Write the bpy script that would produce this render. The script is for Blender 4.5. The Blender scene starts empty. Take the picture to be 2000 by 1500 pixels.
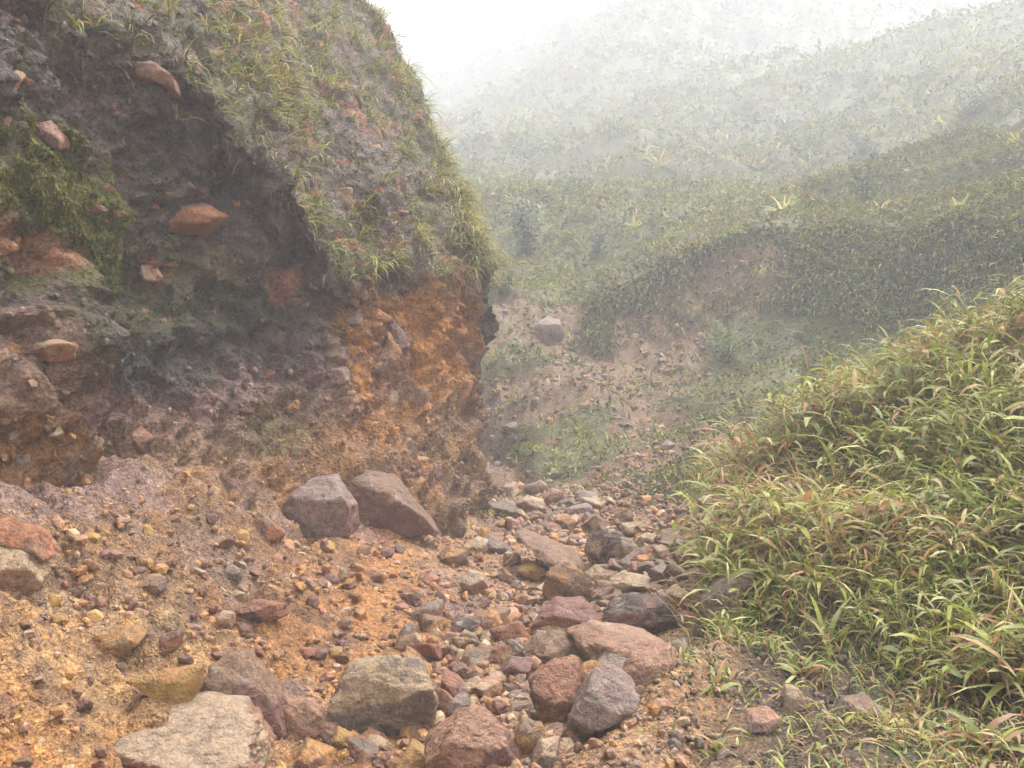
import bpy, bmesh, math, random
import numpy as np
from mathutils import Vector, Matrix
from mathutils.bvhtree import BVHTree

R = math.radians
rng = np.random.default_rng(7)
random.seed(7)
scene = bpy.context.scene
COL = scene.collection

# ------------------------------------------------------------------ camera
F = 1880.0                                   # focal length in pixels of the 2000 px wide photograph
CAMZ = 1.6
cam_d = bpy.data.cameras.new('camera')
cam_d.sensor_width = 36.0
cam_d.lens = 36.0 * F / 2000.0
cam_d.clip_start = 0.05
cam_d.clip_end = 600
cam = bpy.data.objects.new('camera', cam_d)
cam.location = (0, 0, CAMZ)
cam.rotation_euler = (R(90), 0, 0)
COL.objects.link(cam)
scene.camera = cam

# ------------------------------------------------------------------ sky, sun, exposure
SUN_EL, SUN_AZ = R(66), R(50)                # azimuth measured from +Y towards +X
world = bpy.data.worlds.new('World')
scene.world = world
world.use_nodes = True
wn = world.node_tree
wn.nodes.clear()
w_out = wn.nodes.new('ShaderNodeOutputWorld')
w_bg = wn.nodes.new('ShaderNodeBackground')
w_sky = wn.nodes.new('ShaderNodeTexSky')
w_sky.sky_type = 'NISHITA'
w_sky.sun_disc = False
w_sky.sun_elevation = SUN_EL
w_sky.sun_rotation = SUN_AZ
w_sky.air_density = 1.0
w_sky.dust_density = 4.0
w_hs = wn.nodes.new('ShaderNodeHueSaturation')   # unbroken cloud: the sky loses its blue
w_hs.inputs['Saturation'].default_value = 0.16
w_hs.inputs['Value'].default_value = 1.0
wn.links.new(w_sky.outputs[0], w_hs.inputs['Color'])
wn.links.new(w_hs.outputs[0], w_bg.inputs['Color'])
w_bg.inputs['Strength'].default_value = 0.15
wn.links.new(w_bg.outputs[0], w_out.inputs['Surface'])

sun_d = bpy.data.lights.new('sun', 'SUN')
sun_d.energy = 1.5
sun_d.angle = R(25)
sun_d.color = (1.0, 0.98, 0.95)
sun = bpy.data.objects.new('sun', sun_d)
COL.objects.link(sun)
sd = Vector((math.sin(SUN_AZ) * math.cos(SUN_EL), math.cos(SUN_AZ) * math.cos(SUN_EL), math.sin(SUN_EL)))
sun.rotation_euler = sd.to_track_quat('Z', 'Y').to_euler()
sun.location = (0, 0, 60)

vs = scene.view_settings
vs.view_transform = 'Standard'
vs.look = 'None'
vs.gamma = 1.0
vs.use_curve_mapping = False
vs.exposure = 2.38
cy = scene.cycles
cy.max_bounces = 5
cy.diffuse_bounces = 2
cy.glossy_bounces = 2
cy.transmission_bounces = 3
cy.transparent_max_bounces = 4
cy.volume_bounces = 2
cy.use_denoising = True
cy.use_adaptive_sampling = True
cy.adaptive_threshold = 0.03
cy.sample_clamp_indirect = 6.0
FOG = 0.0085

# ------------------------------------------------------------------ helpers
def pix(px, py, Y):
    return np.array([(px - 1000.0) / F * Y, Y, CAMZ + (750.0 - py) / F * Y])

M32 = np.uint32(0xffffffff)
def _hash(ix, iy, iz, seed):
    h = (ix.astype(np.int64) * 374761393 + iy.astype(np.int64) * 668265263 + iz.astype(np.int64) * 2147483647 + seed * 1274126177) & 0xffffffff
    h = h.astype(np.uint64)
    h = ((h ^ (h >> np.uint64(13))) * np.uint64(1274126177)) & np.uint64(0xffffffff)
    h = ((h ^ (h >> np.uint64(16))) * np.uint64(2246822519)) & np.uint64(0xffffffff)
    h = h ^ (h >> np.uint64(15))
    return h.astype(np.float64) / 4294967295.0

def vnoise(P, seed=0):
    """value noise, -1..1"""
    I = np.floor(P); f = P - I; I = I.astype(np.int64)
    u = f * f * f * (f * (f * 6 - 15) + 10)
    out = 0
    for dx in (0, 1):
        wx = u[:, 0] if dx else 1 - u[:, 0]
        for dy in (0, 1):
            wy = u[:, 1] if dy else 1 - u[:, 1]
            for dz in (0, 1):
                wz = u[:, 2] if dz else 1 - u[:, 2]
                out = out + wx * wy * wz * _hash(I[:, 0] + dx, I[:, 1] + dy, I[:, 2] + dz, seed)
    return out * 2 - 1

_rot = np.array([[0.36, 0.48, -0.8], [-0.8, 0.60, 0.0], [0.48, 0.64, 0.6]])
def fbm(P, octaves=4, seed=0, gain=0.5):
    out = 0; a = 1.0; t = 0
    Q = P
    for k in range(octaves):
        out = out + a * vnoise(Q + 17.3 * k, seed + k); t += a
        a *= gain
        Q = (Q @ _rot.T) * 2.03
    return out / t

def worley(P, seed=0):
    """distance to the nearest and second nearest feature point, and the nearest cell's random value"""
    I = np.floor(P).astype(np.int64)
    d1 = np.full(len(P), 9.0); d2 = np.full(len(P), 9.0); idv = np.zeros(len(P))
    for dx in (-1, 0, 1):
        for dy in (-1, 0, 1):
            for dz in (-1, 0, 1):
                cx, cyy, cz = I[:, 0] + dx, I[:, 1] + dy, I[:, 2] + dz
                h1 = _hash(cx, cyy, cz, seed); h2 = _hash(cx, cyy, cz, seed + 11); h3 = _hash(cx, cyy, cz, seed + 23)
                d = np.sqrt((cx + h1 - P[:, 0]) ** 2 + (cyy + h2 - P[:, 1]) ** 2 + (cz + h3 - P[:, 2]) ** 2)
                near = d < d1
                d2 = np.where(near, d1, np.minimum(d2, d))
                idv = np.where(near, _hash(cx, cyy, cz, seed + 37), idv)
                d1 = np.where(near, d, d1)
    return d1, d2, idv

def sstep(a, b, x):
    t = np.clip((x - a) / (b - a), 0, 1)
    return t * t * (3 - 2 * t)

def mesh_from(name, V, Fc, col=None, smooth=True, facet=None):
    """V (n,3); Fc (m,3) or (m,4)"""
    me = bpy.data.meshes.new(name)
    V = np.ascontiguousarray(V, dtype=np.float32); Fc = np.ascontiguousarray(Fc, dtype=np.int32)
    k = Fc.shape[1]
    me.vertices.add(len(V)); me.vertices.foreach_set('co', V.ravel())
    me.loops.add(Fc.size); me.loops.foreach_set('vertex_index', Fc.ravel())
    me.polygons.add(len(Fc))
    me.polygons.foreach_set('loop_start', np.arange(0, Fc.size, k, dtype=np.int32))
    try:
        me.polygons.foreach_set('loop_total', np.full(len(Fc), k, dtype=np.int32))
    except Exception:
        pass
    me.polygons.foreach_set('use_smooth', np.full(len(Fc), smooth, dtype=bool))
    if col is not None:
        a = me.color_attributes.new('Col', 'FLOAT_COLOR', 'POINT')
        c4 = np.ones((len(V), 4), dtype=np.float32); c4[:, :3] = np.clip(col, 0, 1)
        a.data.foreach_set('color', c4.ravel())
    if facet is not None:
        fa_ = me.attributes.new('facet', 'FLOAT', 'POINT'); fa_.data.foreach_set('value', np.ascontiguousarray(facet, dtype=np.float32))
    me.update(); me.validate()
    return me

def add_obj(name, me, mat=None, parent=None, loc=None):
    o = bpy.data.objects.new(name, me)
    COL.objects.link(o)
    if mat is not None and me is not None and len(me.materials) == 0:
        me.materials.append(mat)
    if parent is not None:
        o.parent = parent
    if loc is not None:
        o.location = loc
    return o

def tag(o, label=None, cat=None, group=None, kind=None):
    if label: o['label'] = label
    if cat: o['category'] = cat
    if group: o['group'] = group
    if kind: o['kind'] = kind
    return o

def grid_faces(nr, nc):
    i = np.arange(nr * nc).reshape(nr, nc)
    return np.stack([i[:-1, :-1].ravel(), i[:-1, 1:].ravel(), i[1:, 1:].ravel(), i[1:, :-1].ravel()], 1)

# ------------------------------------------------------------------ materials
def new_mat(name):
    m = bpy.data.materials.new(name); m.use_nodes = True
    nt = m.node_tree; nt.nodes.clear()
    out = nt.nodes.new('ShaderNodeOutputMaterial')
    b = nt.nodes.new('ShaderNodeBsdfPrincipled')
    nt.links.new(b.outputs[0], out.inputs['Surface'])
    return m, nt, b, out

def noise_node(nt, vec, scale, detail=6, rough=0.6, dist=0.0):
    n = nt.nodes.new('ShaderNodeTexNoise')
    n.inputs['Scale'].default_value = scale; n.inputs['Detail'].default_value = detail
    n.inputs['Roughness'].default_value = rough; n.inputs['Distortion'].default_value = dist
    nt.links.new(vec, n.inputs['Vector'])
    return n

def ramp(nt, fac, stops):
    r = nt.nodes.new('ShaderNodeValToRGB')
    e = r.color_ramp.elements
    while len(e) < len(stops): e.new(0.5)
    for k, (p, c) in enumerate(stops):
        e[k].position = p; e[k].color = (*c, 1) if len(c) == 3 else c
    nt.links.new(fac, r.inputs[0])
    return r

def mixc(nt, mode, fac, a, b):
    m = nt.nodes.new('ShaderNodeMix'); m.data_type = 'RGBA'; m.blend_type = mode
    if isinstance(fac, (int, float)): m.inputs[0].default_value = fac
    else: nt.links.new(fac, m.inputs[0])
    for v, s in ((a, m.inputs[6]), (b, m.inputs[7])):
        if isinstance(v, tuple): s.default_value = (*v, 1)
        else: nt.links.new(v, s)
    return m.outputs[2]

def bump_chain(nt, b, vec, levels):
    prev = None
    for scale, dist, kind in levels:
        if kind == 'v':
            n = nt.nodes.new('ShaderNodeTexVoronoi'); n.inputs['Scale'].default_value = scale
            nt.links.new(vec, n.inputs['Vector']); h = n.outputs['Distance']
        else:
            h = noise_node(nt, vec, scale, 5, 0.62).outputs['Fac']
        bp = nt.nodes.new('ShaderNodeBump'); bp.inputs['Strength'].default_value = 1.0
        bp.inputs['Distance'].default_value = dist
        nt.links.new(h, bp.inputs['Height'])
        if prev is not None: nt.links.new(prev, bp.inputs['Normal'])
        prev = bp.outputs[0]
    nt.links.new(prev, b.inputs['Normal'])

def earth_material(name, levels, speck=0.5, wet=0.55, grain=1.0):
    m, nt, b, out = new_mat(name)
    geo = nt.nodes.new('ShaderNodeTexCoord').outputs['Object']
    at = nt.nodes.new('ShaderNodeAttribute'); at.attribute_name = 'Col'
    n1 = noise_node(nt, geo, 5, 8, 0.68)
    n2 = noise_node(nt, geo, 24, 6, 0.65)
    n3 = noise_node(nt, geo, 95, 3, 0.6)
    v1 = ramp(nt, n1.outputs['Fac'], [(0.3, (0.62, 0.58, 0.56)), (0.5, (1, 1, 1)), (0.7, (1.35, 1.3, 1.22))])
    v2 = ramp(nt, n2.outputs['Fac'], [(0.32, (0.5, 0.46, 0.44)), (0.5, (1, 1, 1)), (0.68, (1.4, 1.36, 1.3))])
    v3 = ramp(nt, n3.outputs['Fac'], [(0.3, (0.62, 0.62, 0.62)), (0.5, (1, 1, 1)), (0.7, (1.3, 1.3, 1.3))])
    n0 = noise_node(nt, geo, 0.8, 6, 0.7)
    v0 = ramp(nt, n0.outputs['Fac'], [(0.3, (0.66, 0.62, 0.6)), (0.5, (1, 1, 1)), (0.7, (1.3, 1.28, 1.2))])
    c = mixc(nt, 'MULTIPLY', 0.9, at.outputs['Color'], v1.outputs[0])
    c = mixc(nt, 'MULTIPLY', 0.7, c, v0.outputs[0])
    c = mixc(nt, 'MULTIPLY', speck + 0.25, c, v2.outputs[0])
    c = mixc(nt, 'MULTIPLY', speck + 0.15, c, v3.outputs[0])
    for gs_, ga_ in ((30, 0.48), (75, 0.5)):
        vo = nt.nodes.new('ShaderNodeTexVoronoi'); vo.inputs['Scale'].default_value = gs_
        nt.links.new(geo, vo.inputs['Vector'])
        sp = nt.nodes.new('ShaderNodeSeparateColor'); nt.links.new(vo.outputs['Color'], sp.inputs[0])
        gr = ramp(nt, sp.outputs[0], [(0.0, (0.5, 0.42, 0.4)), (0.35, (0.85, 0.8, 0.78)), (0.65, (1.05, 1.05, 1.05)), (0.9, (1.35, 1.35, 1.35)), (1.0, (1.7, 1.75, 1.8))])
        c = mixc(nt, 'MULTIPLY', ga_ * grain, c, gr.outputs[0])
    nt.links.new(c, b.inputs['Base Color'])
    rr = ramp(nt, n1.outputs['Fac'], [(0.35, (wet - 0.12,) * 3), (0.65, (wet + 0.28,) * 3)])
    nt.links.new(rr.outputs[0], b.inputs['Roughness'])
    b.inputs['Specular IOR Level'].default_value = 0.4
    bump_chain(nt, b, geo, levels)
    return m

MAT_CLIFF = earth_material('cliff_earth', [(7, 0.09, 'n'), (26, 0.05, 'n'), (30, 0.025, 'v'), (85, 0.016, 'n')], grain=0.8)
MAT_GROUND = earth_material('ground_earth', [(9, 0.045, 'n'), (30, 0.018, 'v'), (75, 0.010, 'v'), (40, 0.02, 'n')])

def rock_material():
    m, nt, b, out = new_mat('boulder_rock')
    tc = nt.nodes.new('ShaderNodeTexCoord')
    oi = nt.nodes.new('ShaderNodeObjectInfo')
    geo_n = nt.nodes.new('ShaderNodeNewGeometry')
    vm = nt.nodes.new('ShaderNodeVectorMath'); vm.operation = 'MULTIPLY_ADD'
    nt.links.new(oi.outputs['Random'], vm.inputs[0])
    vm.inputs[1].default_value = (31.0, 17.0, 53.0)
    nt.links.new(geo_n.outputs['Position'], vm.inputs[2])
    vec = vm.outputs[0]
    at = nt.nodes.new('ShaderNodeAttribute'); at.attribute_type = 'OBJECT'; at.attribute_name = 'tint'
    st = nt.nodes.new('ShaderNodeAttribute'); st.attribute_type = 'OBJECT'; st.attribute_name = 'stain'
    n0 = noise_node(nt, vec, 5.5, 6, 0.62, 0.6)
    n1 = noise_node(nt, vec, 17, 7, 0.66)
    n2 = noise_node(nt, vec, 70, 4, 0.62)
    n3 = noise_node(nt, vec, 9, 5, 0.6, 1.5)
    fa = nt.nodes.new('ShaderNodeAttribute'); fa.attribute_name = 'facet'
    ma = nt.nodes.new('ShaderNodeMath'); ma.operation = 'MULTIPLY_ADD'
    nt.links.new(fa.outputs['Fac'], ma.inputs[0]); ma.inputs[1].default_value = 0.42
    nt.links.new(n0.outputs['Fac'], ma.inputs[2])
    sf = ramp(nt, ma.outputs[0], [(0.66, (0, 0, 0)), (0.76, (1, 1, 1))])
    crk = nt.nodes.new('ShaderNodeTexVoronoi'); crk.feature = 'DISTANCE_TO_EDGE'; crk.inputs['Scale'].default_value = 4.5
    wv = nt.nodes.new('ShaderNodeVectorMath'); wv.operation = 'MULTIPLY_ADD'
    nt.links.new(n1.outputs['Color'], wv.inputs[0]); wv.inputs[1].default_value = (0.22, 0.22, 0.22); nt.links.new(vec, wv.inputs[2])
    nt.links.new(wv.outputs[0], crk.inputs['Vector'])
    ckr = ramp(nt, crk.outputs['Distance'], [(0.0, (0.45, 0.4, 0.38)), (0.035, (1, 1, 1))])
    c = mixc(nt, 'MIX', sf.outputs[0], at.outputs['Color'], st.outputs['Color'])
    v1 = ramp(nt, n1.outputs['Fac'], [(0.3, (0.52, 0.48, 0.47)), (0.5, (1, 1, 1)), (0.72, (1.4, 1.34, 1.26))])
    v2 = ramp(nt, n2.outputs['Fac'], [(0.3, (0.68, 0.66, 0.66)), (0.5, (1, 1, 1)), (0.7, (1.28, 1.28, 1.26))])
    c = mixc(nt, 'MULTIPLY', 0.85, c, v1.outputs[0])
    c = mixc(nt, 'MULTIPLY', 0.75, c, v2.outputs[0])
    c = mixc(nt, 'MULTIPLY', 0.7, c, ckr.outputs[0])
    lf = ramp(nt, n3.outputs['Fac'], [(0.60, (0, 0, 0)), (0.70, (0.55, 0.55, 0.55))])
    c = mixc(nt, 'MIX', lf.outputs[0], c, (0.42, 0.34, 0.25))
    nt.links.new(c, b.inputs['Base Color'])
    rr = ramp(nt, n1.outputs['Fac'], [(0.35, (0.30,) * 3), (0.65, (0.66,) * 3)])
    nt.links.new(rr.outputs[0], b.inputs['Roughness'])
    b.inputs['Specular IOR Level'].default_value = 0.45
    bump_chain(nt, b, vec, [(9, 0.05, 'n'), (30, 0.03, 'n'), (100, 0.011, 'n')])
    return m
MAT_ROCK = rock_material()

def leaf_material(name, rough=0.42, trans=0.3):
    m, nt, b, out = new_mat(name)
    at = nt.nodes.new('ShaderNodeAttribute'); at.attribute_name = 'Col'
    g = nt.nodes.new('ShaderNodeNewGeometry')
    n = noise_node(nt, g.outputs['Position'], 30, 3, 0.6)
    v = ramp(nt, n.outputs['Fac'], [(0.3, (0.7, 0.7, 0.66)), (0.5, (1, 1, 1)), (0.7, (1.25, 1.2, 1.1))])
    c = mixc(nt, 'MULTIPLY', 0.8, at.outputs['Color'], v.outputs[0])
    nt.links.new(c, b.inputs['Base Color'])
    b.inputs['Roughness'].default_value = rough
    b.inputs['Specular IOR Level'].default_value = 0.35
    t = nt.nodes.new('ShaderNodeBsdfTranslucent')
    nt.links.new(c, t.inputs['Color'])
    mx = nt.nodes.new('ShaderNodeMixShader'); mx.inputs[0].default_value = trans
    nt.links.new(b.outputs[0], mx.inputs[1]); nt.links.new(t.outputs[0], mx.inputs[2])
    nt.links.new(mx.outputs[0], out.inputs['Surface'])
    return m
MAT_LEAF = leaf_material('grass_leaf', 0.5, 0.35)
MAT_SCRUB = leaf_material('scrub_leaf', 0.75, 0.3)
MAT_SCRUB.node_tree.nodes['Principled BSDF'].inputs['Specular IOR Level'].default_value = 0.15

# ------------------------------------------------------------------ terrain: ravine floor, banks and hillside in one sheet
CP = []
def cp(*pts):
    for p in pts: CP.append(pix(*p))
def cw(*pts):
    for p in pts: CP.append(np.array(p, float))
# ravine floor
cw((0.1, 4, 0), (0.3, 5, 0.0), (0.45, 6, 0.0), (0.6, 7.5, 0.02), (0, 2.5, -0.02), (0, 0, -0.1), (0, -4, -0.2))
cp((1150, 1080, 9), (1250, 1080, 9), (1330, 1050, 9.6), (1050, 1000, 11.5), (1000, 950, 15.4), (1200, 980, 12), (960, 930, 18.1))
# talus under the cliff
cp((850, 1250, 6.0), (700, 1290, 5.6), (600, 1380, 4.9), (200, 1500, 3.92), (100, 1400, 4.2), (0, 1300, 4.1), (300, 1250, 4.85),
   (500, 1150, 6.1), (300, 1100, 5.7), (100, 1150, 4.95), (700, 1100, 7.5), (700, 1040, 8.4), (850, 1045, 9.6), (560, 1060, 7.5),
   (905, 1010, 11.6), (0, 1030, 4.95), (150, 975, 5.65), (350, 965, 6.5), (480, 990, 7.2), (620, 985, 8.4), (760, 985, 9.7), (860, 985, 11.0), (200, 1060, 5.4), (420, 1060, 6.4))
cw((-3.4, 5.5, 0.8), (-3.2, 8, 0.8), (-2.4, 10, 0.7), (-1.5, 12, 0.5), (-3, 2, 0.45), (-2, 1.5, 0.25), (-2.5, -4, 0.3), (-5, 0, 1.2), (-5, 8, 1.2),
   (-4.4, 15.4, 1.0), (-8, 12, 2), (-8, 4, 2))
# near grassy bank
cp((1340, 1250, 5.8), (1400, 1130, 6.5), (1500, 1150, 6.0), (1600, 1050, 6.8), (1600, 1200, 5.3), (1800, 1000, 6.6), (2000, 900, 6.6),
   (1900, 1200, 5.0), (2000, 1250, 4.6), (1700, 1350, 4.5), (1900, 1400, 4.1), (1500, 1450, 4.0), (1300, 1400, 4.3), (1400, 1330, 4.8), (1200, 1480, 4.05),
   (1385, 985, 8.0), (1450, 905, 8.3), (1600, 850, 8.6), (1750, 770, 9.0), (1900, 700, 9.5), (2000, 650, 10), (2150, 590, 10.5))
cw((2.3, 10.4, 0.42), (3.3, 11, 0.85), (4.6, 11.6, 1.35), (6.2, 12.3, 2.0), (3, 2.5, 0.55), (2, 0, 0.2), (5, 4, 1.7), (5, -4, 1.2), (8, 6, 2.9), (9, 10, 3.0), (12, 2, 4))
# middle slope: lip and foot of the step, and the ground below
LIP_C = ((1130, 600, 24.5), (1290, 530, 24.5), (1450, 470, 24.0), (1650, 450, 22.5), (1850, 450, 20.0), (2000, 440, 18.0), (2200, 420, 16.5))
FOOT_C = ((1150, 690, 23.0), (1300, 640, 23.0), (1450, 600, 22.4), (1600, 610, 21.0), (1750, 650, 19.5), (1900, 640, 18.0), (2050, 620, 16.5), (2200, 600, 15.4))
for p in LIP_C: cp(p)
for p in FOOT_C: cp(p)
for px, py, Y in LIP_C[:6]:
    p = pix(px, py, Y); cw((p[0] + 0.2, p[1] * 1.05, p[2] + 0.25), (p[0] + 0.4, p[1] * 1.12, p[2] + 0.8))
cp((1300, 760, 20), (1250, 850, 17.3), (1150, 900, 15.6), (1500, 720, 17.5), (1620, 760, 14), (1400, 830, 14), (1320, 930, 12))
# gully head and terrace
cp((1100, 550, 29), (1000, 530, 30), (950, 560, 27), (940, 620, 24), (1060, 700, 21.3), (1020, 800, 18.4), (970, 880, 16), (1200, 490, 31), (1020, 450, 36),
   (1000, 400, 43), (1100, 400, 45), (1250, 390, 41), (1320, 300, 58), (1120, 300, 64), (960, 320, 62))
# upper slopes
cp((1860, 400, 26.6), (1700, 350, 35.9), (1500, 400, 43.4), (1400, 300, 59.4), (1600, 250, 59.4), (1800, 200, 51.0), (2000, 150, 47.2), (1900, 55, 72.0), (1700, 95, 77.3),
   (2000, 38, 67.8), (2150, 10, 63.6), (1300, 200, 85), (1100, 200, 98), (1300, 90, 104), (1500, 150, 92), (1480, -40, 125), (1600, 30, 118), (950, 260, 92), (850, 280, 92), (900, 205, 125), (1130, 95, 116))
cp((1950, 330, 27), (2080, 300, 26), (2200, 240, 31), (1780, 330, 31))
cw((43.1, 103.2, 33.1), (53.1, 87.6, 32.3), (48.4, 59.4, 27.1), (34.4, 103.2, 31.3), (36.2, 26.1, 14), (20, 10, 6.2), (90.8, 200.0, 86.7), (93.1, 124.1, 49.3), (0.0, 276.5, 99.1), (85.1, 290.0, 115.2), (-82.1, 231.5, 70.3),
   (-38.5, 134.4, 31.7), (-36.0, 72.0, 16.9), (-17.1, 35.9, 6.6), (-4.9, 32.2, 2.5), (-20, 10, 4), (154.7, 290.0, 119.1), (64.3, 32.2, 24.7), (-12, -6, 3), (12, -6, 3.5), (-116.0, 290.0, 88.3))
CP = np.array(CP)

def _tpsk(d2):
    return np.where(d2 > 1e-9, 0.5 * d2 * np.log(np.maximum(d2, 1e-9)), 0.0)
def tps_fit(P, z, lam):
    n = len(P)
    K = _tpsk(((P[:, None, :] - P[None, :, :]) ** 2).sum(-1)) + lam * np.eye(n)
    A = np.zeros((n + 3, n + 3)); A[:n, :n] = K
    A[:n, n] = 1; A[:n, n + 1:] = P; A[n, :n] = 1; A[n + 1:, :n] = P.T
    return np.linalg.solve(A, np.concatenate([z, np.zeros(3)]))
_tw = tps_fit(CP[:, :2], CP[:, 2], 0.02)
def tps(x, y):
    out = np.empty(len(x)); n = len(CP)
    for s in range(0, len(x), 40000):
        q = np.stack([x[s:s + 40000], y[s:s + 40000]], 1)
        d2 = (q[:, None, 0] - CP[None, :, 0]) ** 2 + (q[:, None, 1] - CP[None, :, 1]) ** 2
        out[s:s + 40000] = _tpsk(d2) @ _tw[:n] + _tw[n] + q @ _tw[n + 1:]
    return out

EDGE_Y = [-5, 2, 3, 4.2, 5.8, 7, 9, 12, 14, 16, 18, 21]
EDGE_X = [0.3, 0.4, 0.5, 0.65, 1.05, 1.42, 1.75, 1.75, 0.95, 0.4, -0.1, -1.5]
BARE = [(1390, 545, 23.2, 1.1, 0.75), (1440, 520, 23, 0.7, 0.6), (1250, 650, 22.8, 1.9, 0.85), (1330, 600, 23.2, 1.3, 0.8), (1190, 740, 20.5, 2.4, 0.85), (1060, 770, 19.5, 2.0, 0.8), (1110, 690, 22, 2.0, 0.7),
        (1300, 740, 20.5, 1.4, 0.6), (1050, 850, 17, 1.3, 0.8), (1180, 850, 16.8, 1.4, 0.8), (1280, 900, 14.5, 1.0, 0.75), (1270, 820, 17.5, 1.2, 0.6), (1200, 930, 14.2, 1.4, 0.9), (940, 610, 24.5, 1.6, 0.8), (980, 700, 21.5, 1.3, 0.6),
        (1640, 1440, 4.15, 0.42, 0.75), (1200, 1470, 4.05, 0.28, 1.0), (1270, 1430, 4.25, 0.28, 1.0), (1340, 1380, 4.5, 0.27, 1.0), (1410, 1340, 4.8, 0.24, 0.95),
        (1480, 1480, 3.95, 0.35, 0.8)]
def bare_w(x, y, wob=None):
    if wob is None: wob = 0.0
    e = np.interp(y, EDGE_Y, EDGE_X)
    b = 1 - sstep(-0.25, 0.25, x - e + wob * 0.5)
    b = np.where(y > 21, 0, b)
    for px, py, Y, r, s in BARE:
        c = pix(px, py, Y)
        d = np.sqrt((x - c[0]) ** 2 + (0.8 * (y - c[1])) ** 2) / r + wob * 1.5
        b = np.maximum(b, s * (1 - sstep(0.55, 1.1, d)))
    return b

def terrain(x, y):
    z = tps(x, y)
    P = np.stack([x, y, np.zeros_like(x)], 1)
    wob = fbm(P * np.where(y > 13, 0.8, 1.7)[:, None], 4, 5)
    b = bare_w(x, y, wob)
    far = sstep(11, 55, y)
    lump = fbm(P * 0.9, 4, 21) * (0.15 + 0.16 * far) + fbm(P * 0.16 + 9, 3, 31) * 2.2 * sstep(20, 90, y)
    lump = lump + np.abs(fbm(P * 0.28 + 3, 3, 41)) * 1.6 * far + fbm(P * 0.04, 2, 45) * 8.0 * sstep(70, 190, y)
    bare = fbm(P * 1.3, 4, 51) * 0.07 + fbm(P * 6, 3, 55) * 0.016
    hw = sstep(13.5, 16, y)
    bare = bare + hw * (fbm(P * 1.1 + 2, 4, 59) * 0.28 - np.abs(fbm(P * 2.4 + 8, 3, 62)) * 0.22)
    tal = (1 - sstep(-1.6, -0.7, x)) * (y < 12)
    bare = bare + tal * ((np.abs(fbm(P * 2.1 + 4, 4, 53)) - 0.2) * 0.34)
    ax, ay, bx_, by_ = 0.40, 3.85, 1.12, 5.05
    tt = np.clip(((x - ax) * (bx_ - ax) + (y - ay) * (by_ - ay)) / ((bx_ - ax) ** 2 + (by_ - ay) ** 2), 0, 1)
    rd = np.sqrt((x - ax - tt * (bx_ - ax)) ** 2 + (y - ay - tt * (by_ - ay)) ** 2)
    z = z + 0.13 * np.exp(-(rd / 0.17) ** 2) * (1 + 0.5 * wob)
    gul = np.abs(fbm(P * np.array([1.3, 0.5, 1]) + 7, 4, 58)) * 0.55 * sstep(12.5, 18, y) * b
    return z + lump * (1 - b) + bare * b - gul, b

def axis(breaks):
    out = []
    for a, bb, st in breaks:
        out += list(np.arange(a, bb, st))
    return np.array(out + [breaks[-1][1]])
gx = axis([(-160, -12, 8), (-12, -5, 0.5), (-5, -3.2, 0.1), (-3.2, 2.4, 0.030), (2.4, 4, 0.05), (4, 10, 0.09), (10, 30, 0.28), (30, 95, 1.0), (95, 192, 6)])
gy = axis([(-6, 2.2, 0.4), (2.2, 3.4, 0.05), (3.4, 8, 0.029), (8, 13, 0.048), (13, 30, 0.125), (30, 70, 0.34), (70, 200, 1.4), (200, 236, 4)])
XX, YY = np.meshgrid(gx, gy)
tx, ty = XX.ravel(), YY.ravel()
tz, tb = terrain(tx, ty)
TV = np.stack([tx, ty, tz], 1)
TFc = grid_faces(len(gy), len(gx))

# pebbly micro relief on the bare ground near the camera
near = (tb > 0.05) & (ty < 16) & (ty > 2)
d1, d2, idv = worley(TV[near] * np.array([9.0, 9.0, 9.0]) + fbm(TV[near] * 3, 2, 3)[:, None] * 0.5, 3)
e1, e2, idw = worley(TV[near] * 21.0, 9)
f1, f2, idx_ = worley(TV[near] * 4.2 + fbm(TV[near] * 2, 2, 13)[:, None] * 0.4, 19)
talw = (1 - sstep(-1.5, -0.7, TV[near, 0] + 0.1 * (TV[near, 1] - 6))) * (TV[near, 1] < 12)
TV[near, 2] += ((0.55 - d1) * 0.04 * (idv > 0.35) + (0.5 - e1) * 0.018 + talw * ((idx_ - 0.45) * 0.085 * sstep(0.02, 0.2, f2 - f1) + (0.5 - f1) * 0.05)) * tb[near]

# colours of the ground itself
P3 = TV.copy()
soil = np.array([0.05, 0.042, 0.022]); red = np.array([0.205, 0.122, 0.066]); orange = np.array([0.36, 0.16, 0.042]); pale = np.array([0.34, 0.225, 0.105])
bedc = np.array([0.30, 0.18, 0.10]); brownc = np.array([0.17, 0.095, 0.05]); darkc = np.array([0.055, 0.037, 0.020]); greenc = np.array([0.08, 0.09, 0.03])
n_a = fbm(P3 * 0.9, 4, 61); n_b = fbm(P3 * 2.6, 4, 71); n_c = fbm(P3 * 8, 3, 81)
def blend(a, b, w): return a * (1 - w[:, None]) + b * w[:, None]
cg = np.tile(soil, (len(TV), 1))
cg = blend(cg, greenc, sstep(-0.2, 0.3, n_b) * 0.7)
cg = blend(cg, np.array([0.15, 0.15, 0.055]), sstep(11, 18, ty) * np.clip(0.75 + 0.5 * n_a, 0.3, 1))
bare_col = np.tile(red, (len(TV), 1))
inr = (ty < 13.5)
left = (1 - sstep(-1.2, 0.1, tx + 0.12 * (ty - 6))) * inr
floor_c = np.tile(bedc, (len(TV), 1))
floor_c = blend(floor_c, orange, np.clip(left + 0.5 * sstep(0, 0.3, n_a) * inr, 0, 1) * inr)
pl = np.exp(-(((tx + 1.75) / 0.75) ** 2 + ((ty - 4.6) / 0.8) ** 2))
lefthi = (1 - sstep(-2.0, -1.2, tx - 0.10 * (ty - 6))) * sstep(4.4, 5.4, ty + 0.3 * n_a) * inr
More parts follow.
